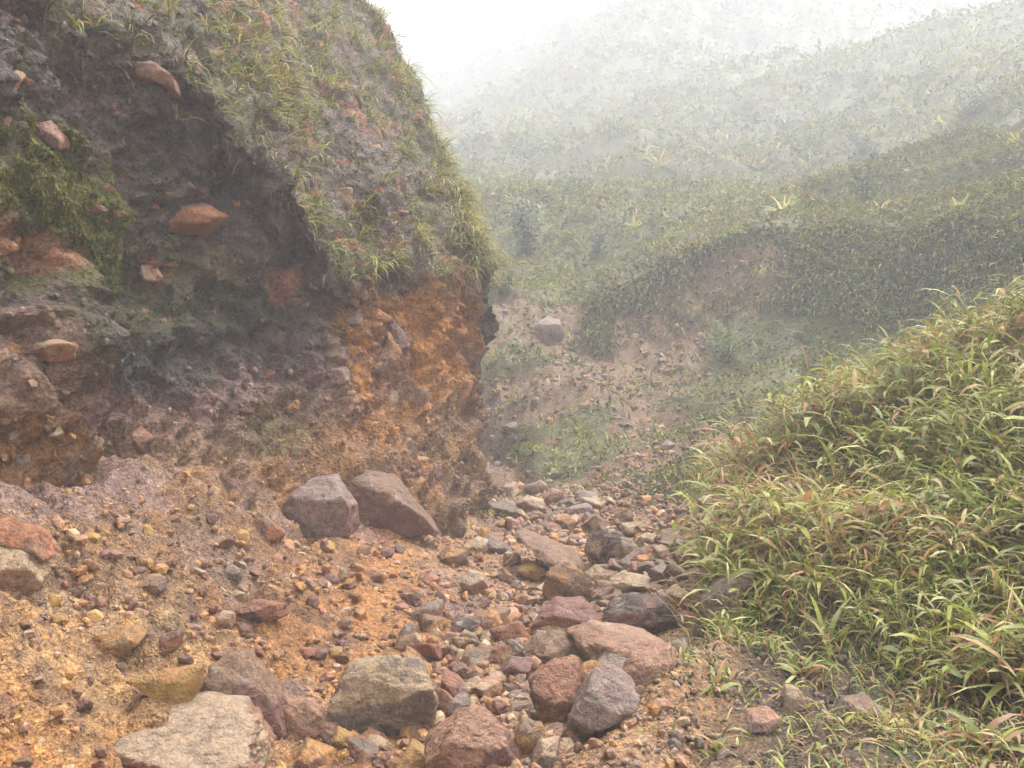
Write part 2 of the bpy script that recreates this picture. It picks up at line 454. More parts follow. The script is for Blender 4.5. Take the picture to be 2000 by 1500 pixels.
floor_c = blend(floor_c, np.array([0.22, 0.118, 0.05]), lefthi * 0.9)
floor_c = blend(floor_c, np.array([0.23, 0.15, 0.125]), lefthi * sstep(0.0, 0.3, n_b) * 0.8)
floor_c = blend(floor_c, pale, np.clip((pl * 0.75 + 0.35 * n_c * pl) + 0.25 * sstep(0.05, 0.35, n_b), 0, 1))
floor_c = blend(floor_c, brownc, sstep(0.02, 0.4, n_c) * 0.7 + 0.0)
floor_c = blend(floor_c, np.array([0.24, 0.15, 0.13]), sstep(0.15, 0.4, fbm(P3 * 1.9 + 5, 3, 77)) * 0.6)
bare_col = blend(bare_col, floor_c, inr.astype(float))
# dark damp earth under the grassy bank
dk = sstep(0.75, 1.15, tx) * (ty < 5.6)
bare_col = blend(bare_col, darkc, dk * 0.85)
bare_col = blend(bare_col, np.array([0.34, 0.195, 0.085]), np.exp(-((tx - 0.76 - 0.6 * (ty - 4.45)) / 0.17) ** 4 - ((ty - 4.45) / 0.75) ** 4) * 0.95)
scarp = np.array([0.225, 0.145, 0.075])
bare_col = blend(bare_col, scarp, ((ty > 13.5) * sstep(-0.1, 0.3, n_b)))
cg = blend(cg, bare_col, sstep(0.25, 0.6, tb + n_c * 0.2))
ground = add_obj('ground', mesh_from('ground', TV, TFc, cg), MAT_GROUND)
tag(ground, 'stony ravine floor rising into the overgrown hillside', None, None, 'structure')

# ------------------------------------------------------------------ cliff
BASE = np.array([(-3.5, -6), (-3.3, 0), (-3.15, 3), (-2.98, 5.6), (-2.6, 7.0), (-1.97, 8.4), (-1.48, 9.3), (-0.86, 10.8), (-0.40, 12.4), (-0.46, 13.1), (-1.2, 14.2), (-3.0, 16.5), (-6, 20), (-10, 25)], float)
EV = np.array([-0.4, 0.9165])
def catmull(P, n_per):
    out = []
    Q = np.vstack([2 * P[0] - P[1], P, 2 * P[-1] - P[-2]])
    for i in range(1, len(Q) - 2):
        p0, p1, p2, p3 = Q[i - 1:i + 3]
        t = np.linspace(0, 1, n_per, endpoint=False)[:, None]
        out.append(0.5 * (2 * p1 + (p2 - p0) * t + (2 * p0 - 5 * p1 + 4 * p2 - p3) * t ** 2 + (3 * p1 - p0 - 3 * p2 + p3) * t ** 3))
    out.append(P[-1:])
    return np.vstack(out)
curve = catmull(BASE, 60)
arc = np.concatenate([[0], np.cumsum(np.linalg.norm(np.diff(curve, axis=0), axis=1))])
# station values: columns follow the base points by arc length
st_i = [0, 1, 2, 3, 4, 5, 6, 7, 8, 9, 10, 11, 12, 13]
st_s = np.array([arc[i * 60] for i in st_i])
zlip_k = [5.2, 5.0, 4.9, 4.55, 4.05, 3.5, 2.85, 2.75, 3.0, 3.1, 3.2, 3.4, 3.4, 3.4]
Llip_k = [0.7, 0.7, 0.75, 0.72, 0.5, 0.36, 0.30, 0.25, 0.06, 0.05, 0.1, 0.1, 0.1, 0.1]
rec_k = [0.3, 0.3, 0.3, 0.5, 0.80, 0.74, 0.50, 0.42, 0.13, 0.1, 0.1, 0.1, 0.1, 0.1]
low_k = [0.15, 0.15, 0.2, 0.12, 0.22, 0.22, 0.16, 0.1, 0.05, 0.05, 0.05, 0.05, 0.05, 0.05]
s_ax = np.concatenate([np.arange(0, st_s[2] + 1.0, 0.12), np.arange(st_s[2] + 1.0, st_s[9] + 0.3, 0.0225), np.arange(st_s[9] + 0.3, st_s[13], 0.15)])
z_ax = np.concatenate([np.arange(-0.6, 4.2, 0.0225), np.arange(4.2, 10.2, 0.041), np.arange(10.2, 15.0, 0.2)])
bx = np.interp(s_ax, arc, curve[:, 0]); by = np.interp(s_ax, arc, curve[:, 1])
SS, ZZ = np.meshgrid(s_ax, z_ax)
def kk(v): 
    k = np.interp(SS, st_s, v); return k
# wavy lip
sw = SS.ravel(); zw = ZZ.ravel()
lipn = fbm(np.stack([sw * 0.9, np.zeros_like(sw), np.zeros_like(sw)], 1), 4, 91).reshape(SS.shape)
zl = kk(zlip_k) + lipn * 0.42
Ll, rec, low = kk(Llip_k), kk(rec_k), kk(low_k)
u = np.clip(ZZ / zl, -0.2, 3)
prof = low * sstep(0.0, 0.45, u) + (rec - low) * sstep(0.22, 0.62, u)
below = prof * (1 - sstep(0.80, 1.0, u)) + Ll * sstep(0.80, 1.0, u)
h = np.maximum(ZZ - zl, 0)
above = Ll + 0.72 * h + 0.06 * h ** 2
foot_k = kk([0.4, 0.4, 0.5, 0.75, 0.95, 0.95, 0.9, 0.7, 0.25, 0.0, 0, 0, 0, 0])
below = below - foot_k * (1 - sstep(0.0, 1.45, ZZ)) ** 1.3
L = np.where(u < 1.0, below, above)
CX = bx[None, :] + L * EV[0]; CY = by[None, :] + L * EV[1]
CV = np.stack([CX, CY, ZZ], -1)
def grid_normals(V):
    ds = np.gradient(V, axis=1); dz = np.gradient(V, axis=0)
    n = np.cross(ds, dz); n /= np.maximum(np.linalg.norm(n, axis=-1, keepdims=True), 1e-9)
    return n
N0 = grid_normals(CV)
# smooth normals a little so that the lip does not fold
def smooth2(A, k):
    for _ in range(k):
        A = (A + np.roll(A, 1, 0) + np.roll(A, -1, 0) + np.roll(A, 1, 1) + np.roll(A, -1, 1)) / 5
    return A
N0 = smooth2(N0, 14); N0 /= np.linalg.norm(N0, axis=-1, keepdims=True)
if N0[len(z_ax) // 3, len(s_ax) // 2, 0] < 0: N0 = -N0
shp = SS.shape
P0 = CV.reshape(-1, 3); Nf = N0.reshape(-1, 3)
uf = u.ravel(); 
upper = sstep(0.98, 1.08, uf)
warp = np.stack([fbm(P0 * 1.1, 3, 101), fbm(P0 * 1.1, 3, 111), fbm(P0 * 1.1, 3, 121)], 1) * 0.35
big = fbm((P0 + warp) * 0.75, 3, 131) * 0.26
mid = (np.abs(fbm((P0 + warp) * np.array([2.3, 2.3, 1.8]), 4, 141)) - 0.18) * -0.40
w1, w1b, wi = worley((P0 + warp * 0.5) * np.array([3.0, 3.0, 2.3]), 151)
blocks = (wi - 0.5) * 0.15 * sstep(0.02, 0.22, w1b - w1) + (0.5 - w1) * 0.08
w2, w2b, wi2 = worley((P0 + warp * 0.3) * 8.0, 161)
lumps = ((0.5 - w2) * 0.075) * (wi2 > 0.35) + (wi2 - 0.5) * 0.06 * sstep(0.02, 0.2, w2b - w2)
w3, w3b, wi3 = worley(P0 * 17.0, 181)
fine = fbm(P0 * 13, 3, 171) * 0.035 + (0.5 - w3) * 0.03 * (wi3 > 0.3)
soften = 1 - 0.4 * upper
disp = big + mid * soften + blocks * soften + lumps * soften + fine
# hollows and bosses seen on the face: (px, py, Y, radius m, depth m)
HOLL = [(520, 670, 9.1, 0.2, -0.14), (385, 480, 8.8, 0.22, -0.12), (760, 650, 10.8, 0.16, -0.12), (210, 700, 7.6, 0.35, -0.28), (450, 800, 8.8, 0.3, -0.12), (660, 860, 9.6, 0.3, -0.15),
        (90, 780, 6.3, 0.42, 0.34), (60, 650, 6.4, 0.40, 0.30), (500, 920, 8.3, 0.22, -0.12), (150, 930, 6.2, 0.3, 0.12), (830, 640, 11.6, 0.35, 0.14), (720, 700, 10.5, 0.3, 0.1), (380, 860, 8.0, 0.3, 0.14)]
for px, py, Y, r, a in HOLL:
    c = pix(px, py, Y)
    d = np.sqrt((P0[:, 0] - c[0]) ** 2 + 0.55 * (P0[:, 1] - c[1]) ** 2 + (P0[:, 2] - c[2]) ** 2) / r
    disp += a * np.exp(-d ** 4)
CVd = P0 + Nf * disp[:, None]
CFc = grid_faces(*shp)

# BVH of a coarser copy, for setting stones and plants on the surfaces
def coarse(V, shape, st):
    G = V.reshape(*shape, 3)[::st, ::st]
    return G.reshape(-1, 3), grid_faces(G.shape[0], G.shape[1])
cv, cf = coarse(CVd, shp, 3)
tv, tf = coarse(TV, XX.shape, 3)
BV = BVHTree.FromPolygons([tuple(v) for v in np.vstack([cv, tv])], [tuple(f) for f in np.vstack([cf, tf + len(cv)])])
BVC = BVHTree.FromPolygons([tuple(v) for v in cv], [tuple(f) for f in cf])
BVT = BVHTree.FromPolygons([tuple(v) for v in tv], [tuple(f) for f in tf])
CAM = Vector((0, 0, CAMZ))
def hit(px, py, bv=None):
    d = Vector(((px - 1000) / F, 1.0, (750 - py) / F)).normalized()
    loc, nor, idx, dist = (bv or BV).ray_cast(CAM, d, 200)
    if loc is None: return None, None
    if nor.dot(d) > 0: nor = -nor
    return loc, nor

# colours of the cliff: patches of differently stained earth, placed in the world
PC = CVd
c_dark = np.array([0.105, 0.078, 0.055]); c_moss = np.array([0.12, 0.115, 0.02]); c_org = np.array([0.43, 0.185, 0.042]); c_yel = np.array([0.38, 0.24, 0.085])
c_pur = np.array([0.23, 0.135, 0.108]); c_top = np.array([0.155, 0.115, 0.088]); c_blk = np.array([0.055, 0.045, 0.034]); c_red = np.array([0.40, 0.16, 0.09]); c_pale = np.array([0.42, 0.31, 0.21])
na = fbm(PC * 1.1, 4, 201); nb = fbm(PC * 3.0 + 4, 4, 211); nc = fbm(PC * np.array([5, 5, 2.0]), 4, 221); nd = fbm(PC * np.array([6, 6, 1.2]) + 9, 3, 231)
nfine = fbm(PC * 9 + 2, 3, 227)
cc = np.tile(c_dark, (len(PC), 1))
cc = blend(cc, c_pur, sstep(0.0, 0.4, nb) * 0.6)
cc = blend(cc, c_moss * 0.7, sstep(0.05, 0.35, nd) * 0.45)
def patch(px, py, rx, rz, colr, st, nz=None):
    global cc
    loc, nor = hit(px, py, BVC)
    if loc is None: return
    k = loc.y / F
    dx = ((PC[:, 0] - loc.x) ** 2 + (0.5 * (PC[:, 1] - loc.y)) ** 2) / (rx * k) ** 2
    dz = (PC[:, 2] - loc.z) ** 2 / (rz * k) ** 2
    w = np.exp(-(dx + dz) ** 1.5)
    w = sstep(0.2, 0.75, w * 1.05 + (0.55 * (nz if nz is not None else na) + 0.45 * nb + 0.25 * nfine) * np.minimum(1, 2.2 * w)) * st
    cc = blend(cc, colr, np.clip(w, 0, 1))
# lower wall: orange and yellow clay with purple bands
patch(800, 780, 190, 260, c_org, 0.97)
patch(700, 950, 200, 130, c_org, 0.9)
patch(880, 640, 110, 120, c_org, 0.9)
patch(900, 900, 90, 160, c_yel, 0.8, nb)
patch(80, 900, 140, 160, c_org * 0.8, 0.9)
patch(80, 720, 120, 110, np.array([0.28, 0.17, 0.11]), 0.9)
patch(250, 1000, 300, 90, c_org * 0.85, 0.9)
patch(350, 900, 170, 80, c_pale * 0.8, 0.8, nb)
patch(300, 1080, 360, 90, c_yel, 0.8, nb)
patch(350, 800, 170, 70, c_pur, 0.9, nb)
patch(620, 760, 90, 140, c_pur, 0.8, nb)
patch(770, 720, 60, 120, c_pur, 0.6, nb)
patch(850, 880, 50, 100, c_pur * 0.8, 0.6, nb)
patch(730, 880, 60, 60, c_pur * 0.9, 0.6, nb)
patch(230, 960, 120, 70, c_pur * 1.1, 0.6, nb)
patch(900, 940, 40, 120, c_pale * np.array([.8, .95, .95]), 0.6, nd)
footw = 1 - sstep(0.9, 1.7, PC[:, 2] + 0.5 * na + 0.3 * nb)
cc = blend(cc, np.array([0.28, 0.15, 0.06]), footw * 0.7)
cc = blend(cc, c_pur, footw * sstep(0.05, 0.3, nb) * 0.7)
# dark wet wall and black hollow
patch(300, 640, 130, 140, c_blk, 0.8)
patch(560, 640, 90, 120, c_blk * 1.2, 0.7)
patch(400, 290, 130, 80, c_dark * 0.65, 0.7)
# moss on the left
patch(60, 350, 150, 200, c_moss, 0.95, nd)
patch(190, 430, 90, 130, c_moss * 1.25, 0.9, nd)
patch(330, 560, 260, 110, c_moss * 0.75, 0.6, nd)
patch(550, 840, 50, 80, c_moss * 0.8, 0.45, nd)
patch(120, 1060, 130, 60, c_moss * 1.2, 0.6, nb)
# red earth pockets
patch(545, 545, 40, 50, c_red, 0.75, nb)
patch(540, 60, 70, 55, c_red, 0.9, nb)
patch(60, 480, 80, 50, c_red * 0.9, 0.7, nb)
patch(300, 530, 30, 30, c_red * 0.7, 0.6, nb)
# the sloping upper face
uw = sstep(0.97, 1.06, uf + na * 0.05)
topc = blend(np.tile(c_top, (len(PC), 1)), np.array([0.24, 0.16, 0.13]), sstep(-0.05, 0.35, nb) * 0.8)
topc = blend(topc, np.array([0.115, 0.12, 0.04]), sstep(-0.15, 0.2, fbm(PC * 1.7 + 3, 4, 241)) * 0.65)
topc = blend(topc, c_red, sstep(0.28, 0.42, fbm(PC * 2.3 + 13, 3, 251)) * 0.7)
cc = blend(cc, topc, uw * 0.95)
cc = cc * (1 + 0.22 * fbm(PC * 9, 3, 261))[:, None]
cliff = add_obj('cliff', mesh_from('cliff', CVd, CFc, cc), MAT_CLIFF)
tag(cliff, 'tall eroded cliff of dark mossy earth above orange clay', None, None, 'structure')
CN = grid_normals(CVd.reshape(*shp, 3)).reshape(-1, 3)
if (CN * Nf).sum(1).mean() < 0: CN = -CN

# ------------------------------------------------------------------ stones
def ico(sub):
    bm = bmesh.new(); bmesh.ops.create_icosphere(bm, subdivisions=sub, radius=1.0)
    bm.verts.ensure_lookup_table()
    V = np.array([v.co[:] for v in bm.verts]); Fa = np.array([[v.index for v in f.verts] for f in bm.faces])
    bm.free()
    V /= np.linalg.norm(V, axis=1, keepdims=True)
    return V, Fa
ICO = {k: ico(k) for k in (1, 2, 3, 4, 5, 6)}

def poly_radius(D, N, d, p):
    s = np.maximum(D @ N.T / d[None, :], 1e-6)
    return (s ** p).sum(1) ** (-1.0 / p)

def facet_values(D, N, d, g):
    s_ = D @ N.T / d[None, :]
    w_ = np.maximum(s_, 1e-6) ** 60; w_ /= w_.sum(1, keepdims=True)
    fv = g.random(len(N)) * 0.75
    fv = np.where(N[:, 2] > 0.35, 0.55 + 0.45 * g.random(len(N)), fv)  # upward facets lean to the stain: weathering plus sky-lit tops put into colour
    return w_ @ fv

def stone_mesh(name, seed, sub=3, planes=12, p=16, rough=0.05, flat=1.0):
    g = np.random.default_rng(seed)
    D, Fa = ICO[sub]
    N = g.normal(size=(planes, 3)); N /= np.linalg.norm(N, axis=1, keepdims=True)
    N = np.vstack([N, [[1, 0, 0], [-1, 0, 0], [0, 1, 0], [0, -1, 0], [0, 0, 1], [0, 0, -1]]])
    d = np.concatenate([g.uniform(0.62, 0.95, planes), g.uniform(0.85, 1.0, 6)])
    r = poly_radius(D, N, d, p)
    r = r * (1 + rough * fbm(D * 2.2 + seed, 4, seed) + rough * 0.6 * fbm(D * 6 + seed, 3, seed + 3))
    V = D * r[:, None]
    V[:, 2] *= flat
    V /= np.abs(V).max()
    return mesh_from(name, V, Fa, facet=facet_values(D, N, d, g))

def outline_stone(name, poly, Yc, depth, seed, sub=4, p=44, rough=0.06, top=0.7, facets=4):
    """a boulder whose front view follows the convex outline, with its own depth and broken front facets"""
    g = np.random.default_rng(seed)
    W = np.array([pix(a, b, Yc) for a, b in poly])
    c = W.mean(0)
    lo, hi = W.min(0), W.max(0)
    c[0] = 0.5 * (lo[0] + hi[0]) * 0.5 + 0.5 * c[0]; c[2] = 0.5 * (lo[2] + hi[2]) * 0.5 + 0.5 * c[2]
    a = (hi[0] - lo[0]) / 2; b = depth / 2; cz = (hi[2] - lo[2]) / 2
    q = np.stack([(W[:, 0] - c[0]) / a, (W[:, 2] - c[2]) / cz], 1)
    area = 0.5 * np.sum(q[:, 0] * np.roll(q[:, 1], -1) - np.roll(q[:, 0], -1) * q[:, 1])
    if area < 0: q = q[::-1]
    N, d = [], []
    for i in range(len(q)):
        p0, p1 = q[i], q[(i + 1) % len(q)]
        e = p1 - p0; n2 = np.array([e[1], -e[0]]); l = np.linalg.norm(n2)
        if l < 1e-6: continue
        n2 = n2 / l
        dd = n2 @ p0
        if dd < 0.05: dd = 0.05
        N.append((n2[0], g.uniform(-0.22, 0.22), n2[1])); d.append(dd * 1.03)
    N.append((0, 1, 0)); d.append(1.0)
    N.append((g.uniform(-.15, .15), -1, g.uniform(-.1, .1))); d.append(1.0)
    for k in range(facets):
        n = np.array([g.uniform(-0.9, 0.9), -1, g.uniform(-0.8, 0.6)]); n /= np.linalg.norm(n)
        N.append(tuple(n)); d.append(g.uniform(0.72, 0.92))
    if top:
        n = np.array([g.uniform(-0.25, 0.25), -0.62, 0.78]); n /= np.linalg.norm(n)
        N.append(tuple(n)); d.append(top)
    N = np.array(N); d = np.array(d)
    D, Fa = ICO[sub]
    r = poly_radius(D, N, d, p)
    r = r * (1 + rough * fbm(D * 2.0 + seed, 4, seed) + rough * 0.5 * fbm(D * 7 + seed, 3, seed + 5))
    w, wb, wi = worley(D * 2.6 + seed, seed)
    r = r * (1 + (wi - 0.5) * rough * 1.3 * sstep(0.0, 0.10, wb - w))
    r = r * (1 - rough * 0.8 * np.maximum(0, 0.12 - np.abs(fbm(D * 1.6 + seed * 0.7, 3, seed + 9))) / 0.12 + rough * 0.25 * fbm(D * 18 + seed, 3, seed + 7))
    V = D * r[:, None] * np.array([a, b, cz])
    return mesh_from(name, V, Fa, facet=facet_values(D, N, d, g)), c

T = dict(orange=(.42, .21, .075), pink=(.38, .205, .125), purple=(.215, .105, .08), grey=(.225, .165, .12), pale=(.44, .31, .20), yellow=(.40, .235, .07), dark=(.10, .06, .04),
         red=(.29, .125, .07), brown=(.25, .145, .085), lilac=(.28, .19, .155), tan=(.43, .30, .175), rust=(.40, .165, .075))
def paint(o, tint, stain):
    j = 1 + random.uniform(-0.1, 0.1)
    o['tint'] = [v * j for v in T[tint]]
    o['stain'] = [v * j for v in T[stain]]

# boulders whose outline can be read: name, outline, tint, stain, label
HERO = [
 ([(650, 1370), (665, 1330), (700, 1303), (760, 1288), (805, 1290), (835, 1320), (852, 1375), (840, 1420), (800, 1445), (740, 1455), (690, 1440), (660, 1410)], 'grey', 'tan', 'large rounded boulder with pale tan top and dark grey front face', 0.55, 0.9),
 ([(120, 1505), (180, 1460), (300, 1400), (370, 1370), (470, 1376), (500, 1415), (507, 1445), (528, 1515), (430, 1540), (200, 1540)], 'pink', 'pale', 'broad pale pinkish slab boulder in the bottom left corner', 0.7, 0.6),
 ([(385, 1390), (410, 1330), (440, 1282), (470, 1275), (500, 1310), (540, 1365), (562, 1430), (530, 1445), (480, 1425), (410, 1410)], 'purple', 'brown', 'jagged purple peaked rock behind the pale slab boulder', 0.6, 0.8),
 ([(545, 1385), (590, 1365), (625, 1390), (642, 1422), (600, 1455), (555, 1452)], 'brown', 'pink', 'brown stone between the jagged purple rock and the rounded boulder', 0.7, 0.9),
 ([(258, 1330), (310, 1312), (396, 1295), (390, 1335), (375, 1370), (340, 1390), (300, 1362)], 'yellow', 'orange', 'ochre yellow wedge stone above the pale slab boulder', 0.6, 0.8),
 ([(832, 1472), (870, 1425), (915, 1395), (945, 1388), (990, 1425), (1018, 1500), (1000, 1540), (850, 1540)], 'purple', 'pink', 'pink and purple pyramid boulder at the bottom centre', 0.7, 0.7),
 ([(768, 1512), (800, 1456), (830, 1470), (868, 1500), (865, 1540), (780, 1540)], 'orange', 'yellow', 'small orange peaked stone at the bottom edge', 0.6, 0.8),
 ([(1035, 1350), (1040, 1325), (1065, 1308), (1125, 1305), (1136, 1340), (1122, 1400), (1090, 1432), (1065, 1420), (1045, 1385)], 'brown', 'red', 'blocky red brown stone with pale flat top standing upright', 0.7, 0.6),
 ([(1095, 1450), (1110, 1400), (1155, 1330), (1190, 1322), (1246, 1355), (1242, 1390), (1180, 1415), (1130, 1455)], 'grey', 'lilac', 'triangular grey boulder leaning on the orange earth ridge', 0.7, 0.75),
 ([(1128, 1335), (1138, 1302), (1165, 1290), (1197, 1330), (1150, 1355)], 'pink', 'orange', 'small pink triangular stone above the triangular grey boulder', 0.7, 0.8),
 ([(1028, 1285), (1060, 1255), (1100, 1243), (1130, 1255), (1147, 1290), (1100, 1302), (1045, 1300)], 'pale', 'brown', 'long pale stone with dark underside above the blocky red brown stone', 0.6, 0.8),
 ([(1130, 1250), (1180, 1230), (1240, 1238), (1290, 1250), (1312, 1265), (1290, 1292), (1190, 1312), (1140, 1288)], 'pale', 'pink', 'flat pale layered slab in the middle of the boulders', 0.9, 0.75),
 ([(1215, 1322), (1240, 1290), (1310, 1270), (1318, 1300), (1290, 1332), (1250, 1352), (1225, 1347)], 'brown', 'pink', 'brown wedge stone at the foot of the grassy bank', 0.7, 0.8),
 ([(1033, 1242), (1050, 1205), (1095, 1177), (1140, 1177), (1170, 1205), (1178, 1228), (1120, 1250)], 'red', 'purple', 'humped rusty brown boulder in front of the orange faceted rock', 0.6, 0.75),
 ([(1178, 1232), (1190, 1175), (1215, 1163), (1290, 1168), (1322, 1200), (1337, 1242), (1280, 1255), (1200, 1250)], 'purple', 'dark', 'large dark purple blocky boulder with ledges', 0.6, 0.85),
 ([(1062, 1150), (1075, 1110), (1110, 1098), (1145, 1120), (1162, 1160), (1157, 1198), (1110, 1192), (1075, 1182)], 'orange', 'brown', 'orange faceted rock at the lower end of the long slab', 0.6, 0.9),
 ([(995, 1047), (1040, 1047), (1100, 1072), (1142, 1108), (1158, 1150), (1110, 1118), (1040, 1090)], 'pink', 'brown', 'long tilted pinkish slab sloping down from the cliff corner', 1.3, 0.7),
 ([(1148, 1078), (1160, 1045), (1190, 1030), (1215, 1043), (1229, 1075), (1215, 1102), (1180, 1110), (1155, 1098)], 'tan', 'dark', 'rounded boulder with dark front standing alone in the stream bed', 0.7, 0.85),
 ([(1210, 1050), (1235, 1055), (1258, 1090), (1225, 1098)], 'tan', 'grey', 'pale tan stone tucked behind the rounded dark fronted boulder', 0.7, 0.8),
 ([(955, 985), (990, 978), (1020, 993), (1032, 1012), (990, 1016)], 'lilac', 'grey', 'flat bluish grey slab beside the cliff corner', 0.9, 0.7),
 ([(1008, 985), (1030, 972), (1060, 980), (1072, 1002), (1040, 1010)], 'brown', 'tan', 'brown stone with pale crest behind the bluish grey slab', 0.7, 0.8),
 ([(1060, 975), (1080, 955), (1100, 960), (1098, 985), (1075, 990)], 'red', 'pink', 'upright reddish stone far up the stream bed', 0.7, 0.8),
 ([(1085, 1010), (1110, 1005), (1125, 1020), (1115, 1040), (1088, 1036)], 'brown', 'orange', 'round brown stone above the rounded dark fronted boulder', 0.8, 0.8),
 ([(898, 1142), (915, 1116), (942, 1120), (957, 1150), (930, 1168), (905, 1158)], 'pink', 'pale', 'rounded pink stone lying on the orange gravel slope', 0.8, 0.75),
 ([(1012, 1112), (1040, 1100), (1068, 1112), (1060, 1138), (1030, 1128)], 'orange', 'yellow', 'orange stone overhanging a dark gap beside the faceted rock', 0.8, 0.8),
 ([(885, 1210), (905, 1203), (936, 1215), (932, 1240), (905, 1243), (888, 1232)], 'lilac', 'dark', 'small round grey stone on the gravel slope', 0.8, 0.8),
 ([(975, 1225), (995, 1200), (1018, 1203), (1010, 1230), (985, 1242)], 'purple', 'orange', 'small purple and orange stone beside the humped rusty boulder', 0.7, 0.8),
 ([(552, 1015), (570, 968), (610, 938), (655, 935), (688, 985), (690, 1040), (640, 1064), (580, 1056)], 'purple', 'lilac', 'left half of the split purple rock at the cliff foot', 0.7, 0.85),
 ([(655, 1010), (660, 945), (700, 918), (745, 925), (800, 972), (858, 1042), (790, 1046), (700, 1046)], 'purple', 'brown', 'right half of the split purple rock sloping into the gravel', 0.6, 0.85),
 ([(498, 1012), (515, 1003), (557, 1040), (545, 1058), (508, 1052)], 'rust', 'brown', 'orange wedge stone left of the split purple rock', 0.8, 0.8),
 ([(-60, 1060), (20, 1056), (55, 1083), (82, 1130), (70, 1152), (0, 1165), (-60, 1165)], 'pink', 'tan', 'pinkish boulder cut by the left edge of the picture', 0.8, 0.7),
 ([(-60, 1025), (20, 1015), (70, 1035), (98, 1090), (60, 1095), (-60, 1075)], 'brown', 'rust', 'brown rock with bright orange lichen at the left edge', 0.6, 0.8),
 ([(470, 1185), (500, 1172), (545, 1180), (548, 1205), (510, 1222), (475, 1212)], 'dark', 'red', 'dark maroon stone sunk in the yellow slope', 0.8, 0.8),  # added dark stone in place of a dark red hollow
 ([(292, 1268), (320, 1238), (350, 1232), (352, 1258), (325, 1280)], 'red', 'purple', 'reddish stone above the ochre wedge stone', 0.8, 0.75),
 ([(172, 1255), (200, 1228), (245, 1225), (275, 1250), (240, 1278), (190, 1280)], 'tan', 'orange', 'tan layered stone on the pale slope at the left', 0.8, 0.75),
 ([(418, 1222), (430, 1196), (455, 1198), (456, 1222), (435, 1232)], 'pink', 'tan', 'small pink flat stone beside the dark maroon stone', 0.7, 0.75),
 ([(266, 1150), (285, 1128), (315, 1130), (318, 1155), (290, 1166)], 'lilac', 'brown', 'small lilac stone under the cliff foot at the left', 0.8, 0.75),
 ([(426, 1140), (445, 1102), (470, 1112), (468, 1142)], 'grey', 'lilac', 'upright grey stone on the slope below the orange wedge stone', 0.7, 0.75),
 ([(860, 1090), (880, 1068), (910, 1075), (915, 1098), (885, 1108)], 'brown', 'orange', 'brown stone under the tip of the split purple rock', 0.8, 0.75),
 ([(930, 1068), (960, 1048), (985, 1062), (1000, 1078), (960, 1085)], 'lilac', 'grey', 'flat slate grey stone left of the long tilted slab', 0.9, 0.7),
 ([(900, 1075), (925, 1050), (950, 1060), (948, 1082), (915, 1090)], 'orange', 'tan', 'rounded orange stone left of the slate grey stone', 0.8, 0.75),
 ([(1353, 1245), (1370, 1172), (1420, 1130), (1475, 1118), (1455, 1165), (1400, 1225)], 'grey', 'lilac', 'grey leaning rock at the edge of the grassy bank', 0.7, 0.75),
 ([(1445, 1435), (1470, 1400), (1510, 1388), (1520, 1402), (1480, 1438)], 'lilac', 'pink', 'pinkish grey flat stone on dark earth at lower right', 0.8, 0.7),
 ([(1635, 1405), (1655, 1372), (1700, 1365), (1730, 1392), (1700, 1408)], 'grey', 'brown', 'low grey stone half buried at the foot of the bank', 0.8, 0.7),
 ([(1525, 1385), (1535, 1342), (1560, 1345), (1572, 1382), (1545, 1395)], 'pale', 'tan', 'upright pale stone under the broad leaved tuft', 0.7, 0.8),
 ([(1618, 1165), (1625, 1130), (1640, 1128), (1650, 1160), (1635, 1172)], 'tan', 'pale', 'small upright tan stone in the grassy bank', 0.8, 0.8),
 ([(1515, 1180), (1545, 1142), (1590, 1150), (1605, 1180), (1560, 1192)], 'dark', 'grey', 'dark stone among the grass beside the small tan stone', 0.8, 0.75),
 ([(1690, 1160), (1700, 1130), (1725, 1140), (1728, 1165)], 'brown', 'grey', 'brown stone half hidden in the grass of the bank', 0.8, 0.75),
 ([(1425, 1520), (1460, 1490), (1540, 1485), (1560, 1520), (1500, 1540)], 'tan', 'brown', 'flat tan stone cut by the bottom edge at the right', 0.9, 0.75),
 ([(1325, 1225), (1338, 1195), (1358, 1200), (1352, 1232)], 'pale', 'pink', 'small pale stone between the purple block and the grassy bank', 0.8, 0.8),
 ([(1290, 1170), (1320, 1140), (1350, 1165), (1345, 1195), (1310, 1195)], 'orange', 'tan', 'orange broken stone behind the dark purple block', 0.8, 0.8),
 ([(1195, 1140), (1230, 1122), (1275, 1130), (1290, 1150), (1240, 1160)], 'grey', 'tan', 'flat grey tan stone behind the dark purple block', 0.9, 0.75),
 ([(1035, 655), (1045, 635), (1070, 618), (1092, 625), (1103, 655), (1095, 675), (1050, 672)], 'grey', 'lilac', 'pale grey boulder on the far gully slope', 0.8, 0.8),
 ([(980, 835), (1000, 824), (1022, 828), (1020, 842), (990, 845)], 'lilac', 'grey', 'flat grey stone beyond the cliff corner', 0.9, 0.8),
 ([(870, 1385), (890, 1360), (915, 1362), (918, 1390), (890, 1400)], 'grey', 'lilac', 'small grey rounded stone right of the large rounded boulder', 0.8, 0.8),
 ([(920, 1345), (945, 1328), (975, 1332), (978, 1360), (945, 1368)], 'pink', 'tan', 'pinkish rounded stone in the middle of the pebbles', 0.8, 0.8),
 ([(975, 1312), (1000, 1290), (1040, 1295), (1035, 1318), (1000, 1330)], 'pink', 'purple', 'pink stone below the long pale stone', 0.8, 0.8),
 ([(642, 1455), (660, 1425), (690, 1440), (688, 1465)], 'grey', 'yellow', 'small greenish grey stone below the rounded boulder at its left', 0.8, 0.8),
 ([(560, 1500), (600, 1452), (640, 1470), (650, 1510), (600, 1530)], 'brown', 'orange', 'brown stone beside the pale slab at the bottom edge', 0.8, 0.8),
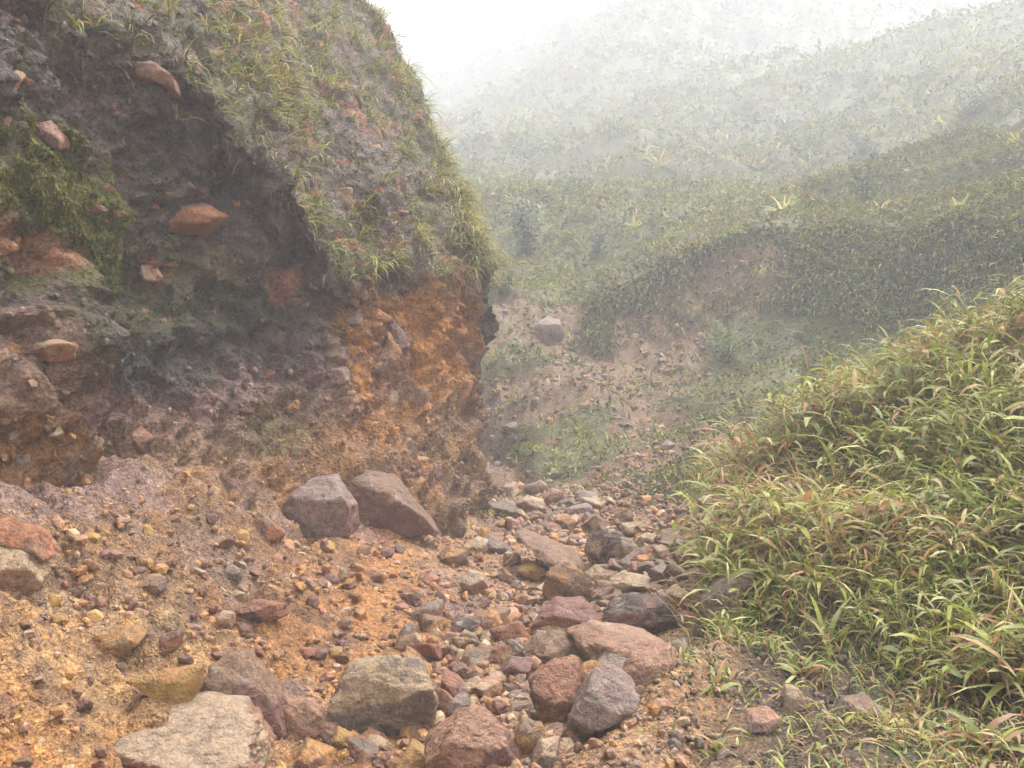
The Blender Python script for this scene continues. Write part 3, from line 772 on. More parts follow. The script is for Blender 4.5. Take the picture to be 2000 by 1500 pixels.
 ([(1000, 1450), (1020, 1405), (1060, 1415), (1070, 1460), (1030, 1480)], 'yellow', 'brown', 'knobbly ochre brown stone right of the pyramid boulder', 0.8, 0.8),
 ([(1040, 1490), (1060, 1450), (1090, 1445), (1088, 1480), (1060, 1510)], 'grey', 'pale', 'pale grey wedge stone at the bottom beside the orange ridge', 0.8, 0.8),
]
for k, (poly, tint, stain, label, dfac, top) in enumerate(HERO):
    P = np.array(poly, float)
    w_px = P[:, 0].max() - P[:, 0].min(); bot = P[:, 1].max(); mx = P[:, 0].mean()
    yb = min(bot - 0.12 * (bot - P[:, 1].min()), 1496)
    loc, nor = hit(mx, yb)
    if loc is None: continue
    dep = max(w_px, bot - P[:, 1].min()) * loc.y / F * dfac
    Yc = loc.y + 0.22 * dep
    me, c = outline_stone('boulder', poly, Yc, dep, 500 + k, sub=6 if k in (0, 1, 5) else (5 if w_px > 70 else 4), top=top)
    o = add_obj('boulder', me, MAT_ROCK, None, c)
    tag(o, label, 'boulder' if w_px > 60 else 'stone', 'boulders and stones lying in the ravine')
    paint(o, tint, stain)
    if w_px <= 60: o.name = 'stone'
HW = []
for o_ in [q for q in COL.objects if q.get('group') == 'boulders and stones lying in the ravine']:
    HW.append((o_.location.x, o_.location.y, max(v.co.x for v in o_.data.vertices), max(v.co.y for v in o_.data.vertices)))
def clear(x, y, f=0.92):
    ok = np.ones(len(x), bool)
    for a_, b_, c_, d_ in HW:
        ok &= ((x - a_) / (c_ * f)) ** 2 + ((y - b_) / (d_ * f)) ** 2 > 1
    return ok
HX = [(np.array(h[0])[:, 0].mean(), np.array(h[0])[:, 1].mean(), 0.5 * np.ptp(np.array(h[0])[:, 0]), 0.5 * np.ptp(np.array(h[0])[:, 1])) for h in HERO]

# stones embedded in the cliff: parts of it
EMB_HERO = [([(273, 442), (300, 415), (345, 393), (385, 387), (415, 403), (430, 425), (405, 447), (350, 462), (285, 457)], 'rust', 'pink', 'large orange boulder jutting out of the dark wall'),
            ([(60, 690), (75, 655), (110, 660), (150, 672), (148, 702), (100, 708)], 'rust', 'tan', 'orange block stone in the left buttress'),
            ([(232, 140), (250, 115), (300, 125), (340, 155), (345, 178), (290, 165)], 'pink', 'purple', 'pink slab on the lip of the cliff'),
            ([(478, 700), (490, 650), (525, 632), (555, 650), (558, 700), (520, 722)], 'dark', 'dark', 'dark rounded rock in the wall'),
            ([(240, 880), (245, 840), (270, 832), (300, 855), (290, 885)], 'dark', 'red', 'dark brown rock under a pale crust'),
            ([(55, 275), (70, 230), (100, 235), (125, 270), (120, 292), (80, 285)], 'purple', 'pink', 'purple stone among the moss'),
            ([(755, 640), (765, 620), (790, 650), (795, 690), (775, 690)], 'lilac', 'purple', 'lilac splinter of rock in the orange clay')]
for k, (poly, tint, stain, label) in enumerate(EMB_HERO):
    P = np.array(poly, float)
    loc, nor = hit(P[:, 0].mean(), P[:, 1].mean(), BVC)
    if loc is None: continue
    dep = (P[:, 0].max() - P[:, 0].min()) * loc.y / F * 0.95
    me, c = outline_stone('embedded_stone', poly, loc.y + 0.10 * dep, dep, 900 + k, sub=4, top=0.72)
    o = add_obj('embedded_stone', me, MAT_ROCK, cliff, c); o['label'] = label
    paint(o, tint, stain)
STV = [stone_mesh('stone_shape', 40 + i, 4, 9 + i % 5, 24 + (i % 3) * 12, 0.09, 0.72 + 0.07 * (i % 4)) for i in range(10)]
for m_ in STV: m_.materials.append(MAT_ROCK)

EMB = [(35, 160, 28, 38, 'rust'), (15, 235, 20, 20, 'rust'), (208, 368, 42, 20, 'rust'), (195, 416, 48, 18, 'rust'), (105, 500, 62, 46, 'rust'), (30, 480, 42, 40, 'rust'), (145, 470, 36, 24, 'rust'), (295, 540, 42, 36, 'rust'),
       (280, 607, 26, 20, 'rust'), (312, 625, 32, 18, 'rust'), (335, 520, 30, 20, 'rust'), (500, 250, 36, 46, 'pink'), (765, 790, 26, 56, 'lilac'), (820, 770, 44, 38, 'lilac'), (668, 740, 66, 46, 'lilac'), (740, 262, 30, 34, 'rust'),
       (735, 292, 18, 24, 'rust'), (845, 332, 22, 16, 'rust'), (675, 390, 40, 44, 'pink'), (787, 405, 56, 26, 'lilac'), (510, 40, 60, 42, 'rust'), (555, 78, 32, 32, 'rust'), (430, 112, 32, 26, 'rust'), (490, 125, 26, 20, 'rust'),
       (905, 780, 28, 62, 'brown'), (690, 620, 28, 40, 'lilac'), (610, 180, 26, 30, 'rust'), (690, 565, 26, 22, 'lilac'), (715, 575, 22, 26, 'tan'), (480, 790, 36, 28, 'purple'), (580, 590, 30, 24, 'rust'), (520, 560, 26, 22, 'rust'),
       (90, 600, 60, 30, 'brown'), (160, 640, 30, 26, 'tan'), (30, 860, 50, 40, 'brown'), (110, 850, 44, 30, 'orange'), (220, 1040, 70, 40, 'lilac'), (330, 1050, 60, 36, 'brown'), (400, 1040, 40, 30, 'orange'), (740, 820, 30, 40, 'purple'),
       (870, 840, 30, 34, 'brown'), (800, 880, 34, 40, 'purple'), (855, 930, 30, 50, 'purple'), (700, 850, 40, 26, 'brown'), (420, 960, 44, 34, 'purple'), (330, 960, 36, 28, 'dark'), (470, 850, 26, 24, 'lilac'), (60, 960, 50, 36, 'red'), (10, 690, 24, 20, 'orange')]
def embed(px, py, w, hgt, tint, stain='brown'):
    loc, nor = hit(px, py, BVC)
    if loc is None: return
    k = loc.y / F
    o = add_obj('embedded_stone', random.choice(STV), None, cliff)
    o.location = loc - nor * (0.30 * w * k)
    o.rotation_euler = (random.uniform(-0.3, 0.3), random.uniform(-0.3, 0.3), random.uniform(-0.5, 0.5))
    o.scale = (w * k * 0.56, w * k * 0.5, hgt * k * 0.72)
    paint(o, tint, stain)
for e in EMB: embed(*e, stain=random.choice(['pink', 'brown', 'rust', 'tan']))
for i in range(120):
    px = random.uniform(0, 935); py = random.uniform(20, 1010)
    s = random.uniform(9, 24) * (1.25 if py > 650 else 0.9)
    if px > 600 + py * 0.6 and py < 560: continue
    if py < 560: tint = random.choice(['red', 'brown', 'rust', 'red', 'purple'])
    elif px > 600: tint = random.choice(['orange', 'purple', 'brown', 'red', 'lilac'])
    else: tint = random.choice(['purple', 'brown', 'tan', 'dark', 'red', 'lilac'])
    embed(px, py, s * random.uniform(1, 1.7), s, tint, random.choice(['brown', 'orange', 'purple']))

# loose stones lying on the floor and the talus, one object each
def on_hero(px, py):
    return any(((px - a) / (b_ * 0.9 + 4)) ** 2 + ((py - c_) / (d_ * 0.9 + 4)) ** 2 < 1 for a, c_, b_, d_ in HX)
ZONES = [  # n, polygon-ish sampler (px range as function of py), size range px, tints, label, category group
 (112, (1205, 1500), lambda py: (560 + (1500 - py) * 0.9, 1085 + (1500 - py) * 0.75), (20, 66), ['brown', 'pink', 'orange', 'tan', 'grey', 'purple', 'red'], 'loose angular stone packed among the big boulders in the foreground', 'loose stones among the foreground boulders'),
 (46, (1045, 1290), lambda py: (600 + (1290 - py) * 0.5, 1010), (11, 30), ['orange', 'brown', 'purple', 'red', 'orange'], 'small rusty stone scattered on the orange gravel slope', 'stones scattered on the gravel slope'),
 (112, (955, 1190), lambda py: (965 + max(0, py - 1000) * 0.5, 1105 + max(0, min(120, py - 955)) * 2.0), (14, 52), ['pink', 'brown', 'lilac', 'tan', 'brown', 'red', 'grey'], 'small rounded stone in the pebble bed leading up the ravine', 'stones of the upper stream bed'),
 (32, (1085, 1420), lambda py: (20, 560), (11, 30), ['brown', 'purple', 'tan', 'orange', 'lilac', 'red'], 'small stone stuck in the yellow earth slope at the left', 'stones in the earth slope under the cliff'),
 (16, (1360, 1498), lambda py: (1330 + (1500 - py) * 0.6, 1900), (9, 26), ['tan', 'grey', 'brown', 'lilac'], 'small stone on the dark damp earth below the grassy bank', 'stones on the dark earth'),
 (9, (640, 930), lambda py: (955, 1330), (8, 20), ['pink', 'grey', 'tan', 'lilac'], 'small pale stone on the reddish far gully slope', 'stones on the far gully slope'),
]
LOOSE = []
for n, (y0, y1), xr, (s0, s1), tints, label, grp in ZONES:
    made = 0; tries = 0
    while made < n and tries < n * 8:
        tries += 1
        py = random.uniform(y0, y1); a, b_ = xr(py); px = random.uniform(a, b_)
        if on_hero(px, py): continue
        loc, nor = hit(px, py, BVT)
        if loc is None or nor.z < 0.3: continue
        k = loc.y / F
        s = (s0 + (s1 - s0) * random.random() ** 1.8) * k * 0.56
        o = add_obj('stone', random.choice(STV), None)
        o.location = loc + Vector((0, 0, s * 0.22))
        o.rotation_euler = (random.uniform(-0.5, 0.5), random.uniform(-0.5, 0.5), random.uniform(0, 6.28))
        o.scale = (s * random.uniform(0.85, 1.35), s * random.uniform(0.8, 1.2), s * random.uniform(0.7, 1.1))
        tint = random.choice(tints)
        paint(o, tint, random.choice(tints))
        LOOSE.append((o, px, py, s / k, tint, grp))
        made += 1

# each loose stone is told apart by its look and by the nearest boulder
CUT = (' with ', ' in the ', ' at the ', ' behind ', ' between ', ' above ', ' standing', ' leaning', ' sloping', ' lying', ' on the ', ' on dark ', ' beside ', ' half ', ' cut ', ' under ', ' among ', ' below ', ' tucked ',
       ' far ', ' overhanging', ' sunk ', ' left of ', ' right of ', ' beyond ')
full = [h_[3] for h_ in HERO]
def trimmed(lab):
    i_ = min([lab.find(c_) for c_ in CUT if lab.find(c_) > 0] or [len(lab)])
    return lab[:i_]
shorts = [trimmed(l_) for l_ in full]
HEROS = []
for l_, sh_, (hx, hy, hw, hh) in zip(full, shorts, HX):
    plain = sh_.split()
    if shorts.count(sh_) > 1 or len(plain) < 3:
        if len(l_.split()) > 9: continue            # no short name that singles it out
        sh_ = l_
    HEROS.append((hx, hy, sh_))
WORDC = dict(orange='orange', pink='pink', purple='purple', grey='grey', tan='tan', red='reddish', brown='brown', lilac='lilac', yellow='ochre')
seen = {}
LOOSE.sort(key=lambda q: min((h_[0] - q[1]) ** 2 + 1.6 * (h_[1] - q[2]) ** 2 for h_ in HEROS))
for o, px, py, sz, tint, grp in LOOSE:
    hx, hy, nm = min(HEROS, key=lambda q: (q[0] - px) ** 2 + 1.6 * (q[1] - py) ** 2)
    side = ('left of' if px < hx else 'right of') if abs(px - hx) > abs(py - hy) else ('behind' if py < hy else 'before')
    key = (WORDC.get(tint, tint), side, nm)
    seen[key] = seen.get(key, 0) + 1
    rank = ['nearest ', 'second nearest ', 'third nearest ', 'fourth nearest ', 'fifth nearest ', 'sixth nearest ', 'seventh nearest '][min(seen[key] - 1, 6)]
    lab = '%s%s stone %s the %s' % (rank, key[0], side, nm)
    tag(o, ' '.join(lab.split()[:16]), 'stone', grp)

# gravel: uncountable small fragments, one mesh
def gravel(name, pts, sizes, cols, mat, label, seed):
    g = np.random.default_rng(seed)
    D, Fa = ICO[1]
    n = len(pts)
    V = np.repeat(D[None], n, 0) * g.uniform(0.62, 1.15, (n, len(D), 1))
    V = V * (sizes[:, None, None] * g.uniform(0.6, 1.3, (n, 1, 3)))
    a = g.uniform(0, 6.28, n); ca, sa = np.cos(a)[:, None], np.sin(a)[:, None]
    x = V[:, :, 0] * ca - V[:, :, 1] * sa; y = V[:, :, 0] * sa + V[:, :, 1] * ca
    V = np.stack([x, y, V[:, :, 2]], -1) + pts[:, None, :]
    Fg = (Fa[None] + (np.arange(n) * len(D))[:, None, None]).reshape(-1, 3)
    C = np.repeat(cols[:, None, :], len(D), 1).reshape(-1, 3)
    o = add_obj(name, mesh_from(name, V.reshape(-1, 3), Fg, C, smooth=False), mat)
    tag(o, label, 'gravel', None, 'stuff')
    return o
MAT_GRAVEL = earth_material('gravel_stone', [(60, 0.008, 'n')], 0.3, 0.5, 0.0)
NG = 9000
gyv = 3.3 + 11.0 * rng.random(NG * 2) ** 1.35
lo = np.interp(gyv, [3, 5.6, 8.4, 10.8, 12.5, 15], [-2.6, -2.75, -1.95, -0.9, -0.35, -0.6]); hi_ = np.interp(gyv, EDGE_Y, EDGE_X) + 0.15
gxv = lo + (hi_ - lo) * rng.random(NG * 2)
clump = fbm(np.stack([gxv, gyv, gyv * 0], 1) * 2.2, 3, 301)
keep = np.where(clear(gxv, gyv) & (rng.random(NG * 2) < 0.35 + 1.1 * np.clip(clump + 0.25, 0, 1)))[0][:NG]
gxv, gyv = gxv[keep], gyv[keep]
gz = terrain(gxv, gyv)[0]
gs = 0.006 + 0.026 * rng.random(len(gxv)) ** 3.5
pal = np.array([T['orange'], T['orange'], T['brown'], T['tan'], T['purple'], T['red'], T['pink'], T['yellow']])
pal2 = np.array([T['pink'], T['brown'], T['grey'], T['tan'], T['lilac'], T['brown'], T['pink'], T['orange']])
isl = (gxv < -0.2 + 0.0 * gyv)[:, None]
gc = np.where(isl, pal[rng.integers(0, 8, len(gxv))], pal2[rng.integers(0, 8, len(gxv))]) * rng.uniform(0.7, 1.15, (len(gxv), 1))
gravel('gravel', np.stack([gxv, gyv, gz + gs * 0.3], 1), gs, gc, MAT_GRAVEL, 'rusty gravel and crumbs of rock covering the slope and stream bed', 1)
# angular rubble: more fragments than one could count, in one mesh
def rubble(name, pts, sizes, cols, label, seed):
    g = np.random.default_rng(seed)
    D, Fa = ICO[2]
    shapes = []
    for i in range(14):
        N = g.normal(size=(9, 3)); N /= np.linalg.norm(N, axis=1, keepdims=True)
        N = np.vstack([N, np.eye(3), -np.eye(3)]); d = np.concatenate([g.uniform(0.5, 0.9, 9), np.ones(6)])
        shapes.append(D * poly_radius(D, N, d, 40)[:, None])
    shapes = np.array(shapes)
    n = len(pts)
    V = shapes[g.integers(0, 14, n)] * (sizes[:, None, None] * g.uniform(0.65, 1.3, (n, 1, 3)))
    a = g.uniform(0, 6.28, n); ca, sa = np.cos(a)[:, None], np.sin(a)[:, None]
    V = np.stack([V[:, :, 0] * ca - V[:, :, 1] * sa, V[:, :, 0] * sa + V[:, :, 1] * ca, V[:, :, 2] * 0.85], -1)
    a = g.normal(0, 0.5, n); ca, sa = np.cos(a)[:, None], np.sin(a)[:, None]
    V = np.stack([V[:, :, 0] * ca - V[:, :, 2] * sa, V[:, :, 1], V[:, :, 0] * sa + V[:, :, 2] * ca], -1) + pts[:, None, :]
    Fg = (Fa[None] + (np.arange(n) * len(D))[:, None, None]).reshape(-1, 3)
    C = np.repeat(cols[:, None, :], len(D), 1).reshape(-1, 3)
    tag(add_obj(name, mesh_from(name, V.reshape(-1, 3), Fg, C, smooth=False), MAT_GRAVEL), label, 'rubble', None, 'stuff')
NR = 3600
ry = 3.4 + 11.5 * rng.random(NR * 3) ** 1.5
lo = np.interp(ry, [3, 5.0, 5.75, 6.5, 8.4, 10.8, 12.5, 15.5], [-2.3, -2.6, -2.5, -2.2, -1.8, -0.85, -0.35, -0.5]); hi_ = np.interp(ry, EDGE_Y, EDGE_X) + 0.1
rx = lo + (hi_ - lo) * rng.random(NR * 3)
cl2 = fbm(np.stack([rx, ry, ry * 0], 1) * 1.6 + 3, 3, 305) + 0.5 * (rx > np.interp(ry, [3, 6, 9, 13], [-0.9, -0.3, 0.0, -0.3])) + 0.22 * (rx < -1.0)
kp = np.where(clear(rx, ry) & (rng.random(NR * 3) < 0.12 + np.clip(cl2 * 1.6 + 0.30, 0, 1) * 0.9))[0][:NR]
rx, ry = rx[kp], ry[kp]
rz = terrain(rx, ry)[0]
rs = 0.014 + 0.05 * rng.random(len(rx)) ** 3.0 + 0.03 * (rx > np.interp(ry, [3, 6, 9, 13], [-0.9, -0.3, 0.0, -0.3])) * rng.random(len(rx)) ** 2
isl = (rx < -0.1)[:, None]
rc = np.where(isl, pal[rng.integers(0, 8, len(rx))], pal2[rng.integers(0, 8, len(rx))]) * rng.uniform(0.6, 1.1, (len(rx), 1))
rs = rs * np.clip(ry / 6.5, 0.55, 1.0)
rubble('rubble', np.stack([rx, ry, rz + rs * 0.3], 1), rs, rc, 'broken rubble of all sizes strewn between the bigger stones', 11)
# crumbs clinging to the cliff
vis = np.where((CVd[:, 2] > 0) & (CVd[:, 2] < 8) & (CVd[:, 1] > 4) & (CVd[:, 1] < 17))[0]
low_w = np.where(uf[vis] < 0.6, 1.0, 0.35)
pick = rng.choice(vis, 4500, p=low_w / low_w.sum())
cs = 0.006 + 0.030 * rng.random(len(pick)) ** 3.2
ccol = cc[pick] * rng.uniform(0.75, 1.5, (len(pick), 1))
gravel('cliff_rubble', CVd[pick] + CN[pick] * cs[:, None] * 0.3, cs, ccol, MAT_GRAVEL, 'crumbs and lumps of earth clinging to the cliff face', 2)
n = 2600
hy_ = rng.uniform(13.5, 25, n); hx_ = (-0.06 + rng.random(n) * 0.30) * hy_
hz_, hb_ = terrain(hx_, hy_)
k = hb_ > 0.4
hx_, hy_, hz_ = hx_[k], hy_[k], hz_[k]; m = len(hx_)
hs_ = 0.015 + 0.09 * rng.random(m) ** 4
hc_ = pal2[rng.integers(0, 8, m)] * rng.uniform(0.5, 1.0, (m, 1))
gravel('headwall_rubble', np.stack([hx_, hy_, hz_ + hs_ * 0.25], 1), hs_, hc_, MAT_GRAVEL, 'stones and clods scattered over the reddish gully headwall', 4)
# crumbs on dark earth of the bank
n = 1500
bxv = rng.uniform(0.6, 2.1, n); byv = rng.uniform(3.6, 5.2, n)
bz = terrain(bxv, byv)[0]; bs = 0.005 + 0.016 * rng.random(n) ** 2
bc = np.where(rng.random((n, 1)) < 0.5, np.array([[.10, .075, .05]]), np.array([[.26, .19, .13]])) * rng.uniform(0.7, 1.2, (n, 1))
gravel('earth_crumbs', np.stack([bxv, byv, bz + bs * 0.2], 1), bs, bc, MAT_GRAVEL, 'dark crumbly earth and grit below the grassy bank', 3)

# ------------------------------------------------------------------ plants
def blades(roots, yaw, pitch, length, width, droop, cols, seg=4, twist=None):
    """leaf strips; pitch is the angle above horizontal at the root, droop the total bend in radians"""
    n = len(roots)
    prof = {4: [0.45, 1.0, 0.92, 0.6, 0.04], 3: [0.55, 1.0, 0.65, 0.04], 2: [0.8, 1.0, 0.05]}[seg]
    P = roots.copy(); pts = [P.copy()]
    for k in range(seg):
        a = pitch - droop * (k + 0.5) / seg
        st = length / seg
        P = P + np.stack([np.cos(yaw) * np.cos(a) * st, np.sin(yaw) * np.cos(a) * st, np.sin(a) * st], 1)
        pts.append(P.copy())
    side0 = np.stack([-np.sin(yaw), np.cos(yaw), np.zeros(n)], 1)
    if twist is None: twist = rng.uniform(-0.6, 0.6, n)
    V = np.empty((n, (seg + 1) * 2, 3))
    for k in range(seg + 1):
        a = pitch - droop * min(k + 0.5, seg) / seg
        upv = np.stack([-np.cos(yaw) * np.sin(a), -np.sin(yaw) * np.sin(a), np.cos(a)], 1)
        sd_ = side0 * np.cos(twist)[:, None] + upv * np.sin(twist)[:, None]
        w = (width * prof[k] * 0.5)[:, None]
        V[:, 2 * k] = pts[k] - sd_ * w; V[:, 2 * k + 1] = pts[k] + sd_ * w
    f = np.array([[2 * k, 2 * k + 1, 2 * k + 3, 2 * k + 2] for k in range(seg)])
    Fb = (f[None] + (np.arange(n) * (seg + 1) * 2)[:, None, None]).reshape(-1, 4)
    C = np.repeat(cols[:, None, :], (seg + 1) * 2, 1)
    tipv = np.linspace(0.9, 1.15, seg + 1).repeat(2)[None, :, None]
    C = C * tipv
    return V.reshape(-1, 3), Fb, C.reshape(-1, 3)

def join(parts):
    Vs, Fs, Cs, off = [], [], [], 0
    for V, Fb, C in parts:
        Vs.append(V); Fs.append(Fb + off); Cs.append(C); off += len(V)
    return np.vstack(Vs), np.vstack(Fs), np.vstack(Cs)

G_GREEN = np.array([[.19, .22, .04], [.27, .29, .055], [.34, .34, .08], [.17, .20, .05], [.42, .41, .17], [.31, .33, .055]])
G_DRY = np.array([[.42, .23, .09], [.46, .30, .15], [.34, .18, .07], [.50, .36, .20], [.28, .15, .07]])
G_DARK = np.array([[.055, .07, .022], [.075, .085, .03], [.10, .11, .04], [.07, .065, .03]])
def pick_cols(n, dry, dark=0.0):
    r = rng.random(n)
    c = G_GREEN[rng.integers(0, len(G_GREEN), n)]
    c = np.where((r < dry)[:, None], G_DRY[rng.integers(0, len(G_DRY), n)], c)
    c = np.where((r > 1 - dark)[:, None], G_DARK[rng.integers(0, len(G_DARK), n)], c)
    return c * rng.uniform(0.75, 1.2, (n, 1))

def canes(roots, height, dryp, leaf_len, leaf_w, nl=7, lean_yaw=None):
    """leafy canes: a thin stem with alternate arching leaves"""
    n = len(roots)
    yaw = rng.uniform(0, 6.28, n) if lean_yaw is None else lean_yaw
    lean = rng.uniform(0.15, 0.75, n)
    dirv = np.stack([np.cos(yaw) * np.sin(lean), np.sin(yaw) * np.sin(lean), np.cos(lean)], 1)
    tops = roots + dirv * height[:, None]
    tops[:, 2] -= height * 0.12
    stem = blades(roots, yaw, np.pi / 2 - lean * 0.6, height * 1.02, np.full(n, 0.006), lean * 0.9, pick_cols(n, 0.65), 2)
    parts = [stem]
    for k in range(nl):
        t = (0.25 + 0.75 * (k + rng.random(n)) / nl)[:, None]
        r = roots + (tops - roots) * t
        dry = rng.random(n) < np.clip(dryp * (1.35 - t[:, 0]) * 1.4, 0, 1)
        c = np.where(dry[:, None], G_DRY[rng.integers(0, len(G_DRY), n)], G_GREEN[rng.integers(0, len(G_GREEN), n)]) * rng.uniform(0.7, 1.25, (n, 1))
        ly = yaw + rng.normal(0, 1.3, n)
        parts.append(blades(r, ly, rng.uniform(0.1, 1.15, n), leaf_len * rng.uniform(0.6, 1.25, n), leaf_w * rng.uniform(0.6, 1.3, n), rng.uniform(0.5, 1.9, n), c, 3))
    return join(parts)

# leafy grass of the near bank
n = 10000
y = 3.4 + 7.2 * rng.random(n) ** 1.1
x = np.interp(y, EDGE_Y, EDGE_X) + rng.random(n) * (0.52 * y + 0.9)
P = np.stack([x, y, 0 * x], 1)
zb, bb = terrain(x, y)
dens = (1 - bb) * np.clip(0.85 + 0.9 * fbm(P * 1.1, 3, 311), 0.12, 1.0)
low_part = np.maximum(sstep(4.9, 6.2, y + 0.35 * (x - 1.5)), 0.8 * sstep(1.75, 2.3, x) * (y > 4.2))            # the tall growth stands on the crest, shorter below
dens = dens * (0.42 + 0.58 * low_part) * sstep(-0.05, 0.4, x - np.interp(y, EDGE_Y, EDGE_X) - 0.02)
k = (rng.random(n) < dens)
x, y, zb, low_part = x[k], y[k], zb[k], low_part[k]
hgt = (0.11 + 0.32 * low_part) * np.clip(1 + 1.1 * fbm(np.stack([x, y, 0 * x], 1) * 1.2 + 6, 3, 313), 0.45, 1.7) * rng.uniform(0.6, 1.35, len(x))
dryn = np.clip(0.26 + 0.75 * fbm(np.stack([x, y, 0 * x], 1) * 1.0 + 5, 3, 321), 0.05, 0.85)
V, Fb, C = canes(np.stack([x, y, zb - 0.02], 1), hgt, dryn, (0.10 + 0.15 * low_part) * rng.uniform(0.75, 1.3, len(x)), (0.010 + 0.012 * low_part) * (0.7 + 1.5 * rng.random(len(x)) ** 3), 6)
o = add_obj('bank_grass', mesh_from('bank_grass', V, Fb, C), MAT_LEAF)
tag(o, 'leafy green and orange dry grass covering the near bank', 'grass', None, 'stuff')
# long wispy blades and straw between the leafy canes
n = 9000
y = 3.5 + 7.4 * rng.random(n) ** 1.05
x = np.interp(y, EDGE_Y, EDGE_X) - 0.1 + rng.random(n) * (0.52 * y + 0.9)
zb, bb = terrain(x, y)
k = rng.random(n) < (1 - bb * 0.9) * np.clip(0.5 + 1.4 * fbm(np.stack([x, y, 0 * x], 1) * 1.3 + 2, 3, 327), 0.05, 1)
x, y, zb = x[k], y[k], zb[k]; m = len(x)
lp = np.maximum(sstep(4.8, 6.3, y + 0.35 * (x - 1.5)), 0.8 * sstep(1.75, 2.3, x) * (y > 4.2))
c = np.where((rng.random(m) < 0.3)[:, None], G_DRY[rng.integers(0, 5, m)] * 1.05, G_GREEN[rng.integers(0, 6, m)] * 1.15) * rng.uniform(0.8, 1.2, (m, 1))
V, Fb, C = blades(np.stack([x, y, zb - 0.02], 1), rng.uniform(0, 6.28, m), rng.uniform(0.7, 1.5, m), (0.14 + 0.34 * lp) * rng.uniform(0.6, 1.35, m), rng.uniform(0.005, 0.011, m), rng.uniform(0.5, 2.0, m), c, 4)
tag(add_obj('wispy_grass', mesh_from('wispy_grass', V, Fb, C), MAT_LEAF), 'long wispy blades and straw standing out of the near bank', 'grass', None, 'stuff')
# short undergrowth of the bank: moss and seedlings
n = 30000
y = 3.4 + 6.5 * rng.random(n) ** 1.2
x = np.interp(y, EDGE_Y, EDGE_X) - 0.05 + rng.random(n) * (0.5 * y + 0.6)
zb, bb = terrain(x, y)
k = rng.random(n) < (1 - bb * 0.8) * np.clip(0.6 + fbm(np.stack([x, y, 0 * x], 1) * 2.4, 3, 331), 0.1, 1)
x, y, zb = x[k], y[k], zb[k]; m_ = len(x)
V, Fb, C = blades(np.stack([x, y, zb - 0.01], 1), rng.uniform(0, 6.28, m_), rng.uniform(0.3, 1.4, m_), rng.uniform(0.03, 0.10, m_), rng.uniform(0.005, 0.014, m_), rng.uniform(0.3, 1.6, m_), pick_cols(m_, 0.22, 0.35), 2)
o = add_obj('undergrowth', mesh_from('undergrowth', V, Fb, C), MAT_LEAF)
tag(o, 'short moss and seedlings between the grasses of the near bank', 'undergrowth', None, 'stuff')

# grass and ferns of the middle slope
def slope_cover(name, n, y0, y1, xl, xr, ln, wd, dry, dark, seg, label, seed, pw=1.0, mat=None):
    y = y0 + (y1 - y0) * rng.random(n) ** pw
    x = xl(y) + rng.random(n) * (xr(y) - xl(y))
    zb, bb = terrain(x, y)
    P = np.stack([x, y, 0 * x], 1)
    dn = fbm(P * 0.8, 4, seed)
    k = rng.random(n) < np.clip(1 - bb * 0.93, 0.03, 1) * np.clip(0.75 + dn, 0.15, 1)
    x, y, zb, P = x[k], y[k], zb[k], P[k]; m = len(x)
    mixn = np.clip(dry + 0.5 * fbm(P * 0.6 + 3, 3, seed + 5), 0.02, 0.6)
    r = rng.random(m)
    c = pick_cols(m, 0.0, dark)
    c = np.where((r < mixn)[:, None], G_DRY[rng.integers(0, len(G_DRY), m)] * 0.8, c)
    c = c * (1 + 0.35 * fbm(P * 0.5 + 8, 3, seed + 9))[:, None]
    sc = rng.uniform(0.6, 1.3, m)
    V, Fb, C = blades(np.stack([x, y, zb - 0.02], 1), rng.uniform(0, 6.28, m), rng.uniform(0.3, 1.5, m), ln(y) * sc, wd(y) * rng.uniform(0.6, 1.3, m), rng.uniform(0.4, 1.9, m), c, seg)
    o = add_obj(name, mesh_from(name, V, Fb, C), mat or MAT_SCRUB)
    tag(o, label, 'vegetation', None, 'stuff')
slope_cover('slope_grass', 36000, 10.5, 42, lambda y: -0.12 * y + 0.9, lambda y: 0.60 * y + 1.0, lambda y: 0.05 + 0.0105 * y, lambda y: 0.002 + 0.0015 * y, 0.16, 0.2, 2,
            'grass and low ferns on the gully slopes behind the bank', 341, 1.5)
slope_cover('hillside_grass', 30000, 40, 205, lambda y: -0.13 * y, lambda y: 0.58 * y, lambda y: 0.05 + 0.0105 * y, lambda y: 0.002 + 0.0018 * y, 0.12, 0.05, 2,
            'misty grass covering the high hillside', 351, 1.8)
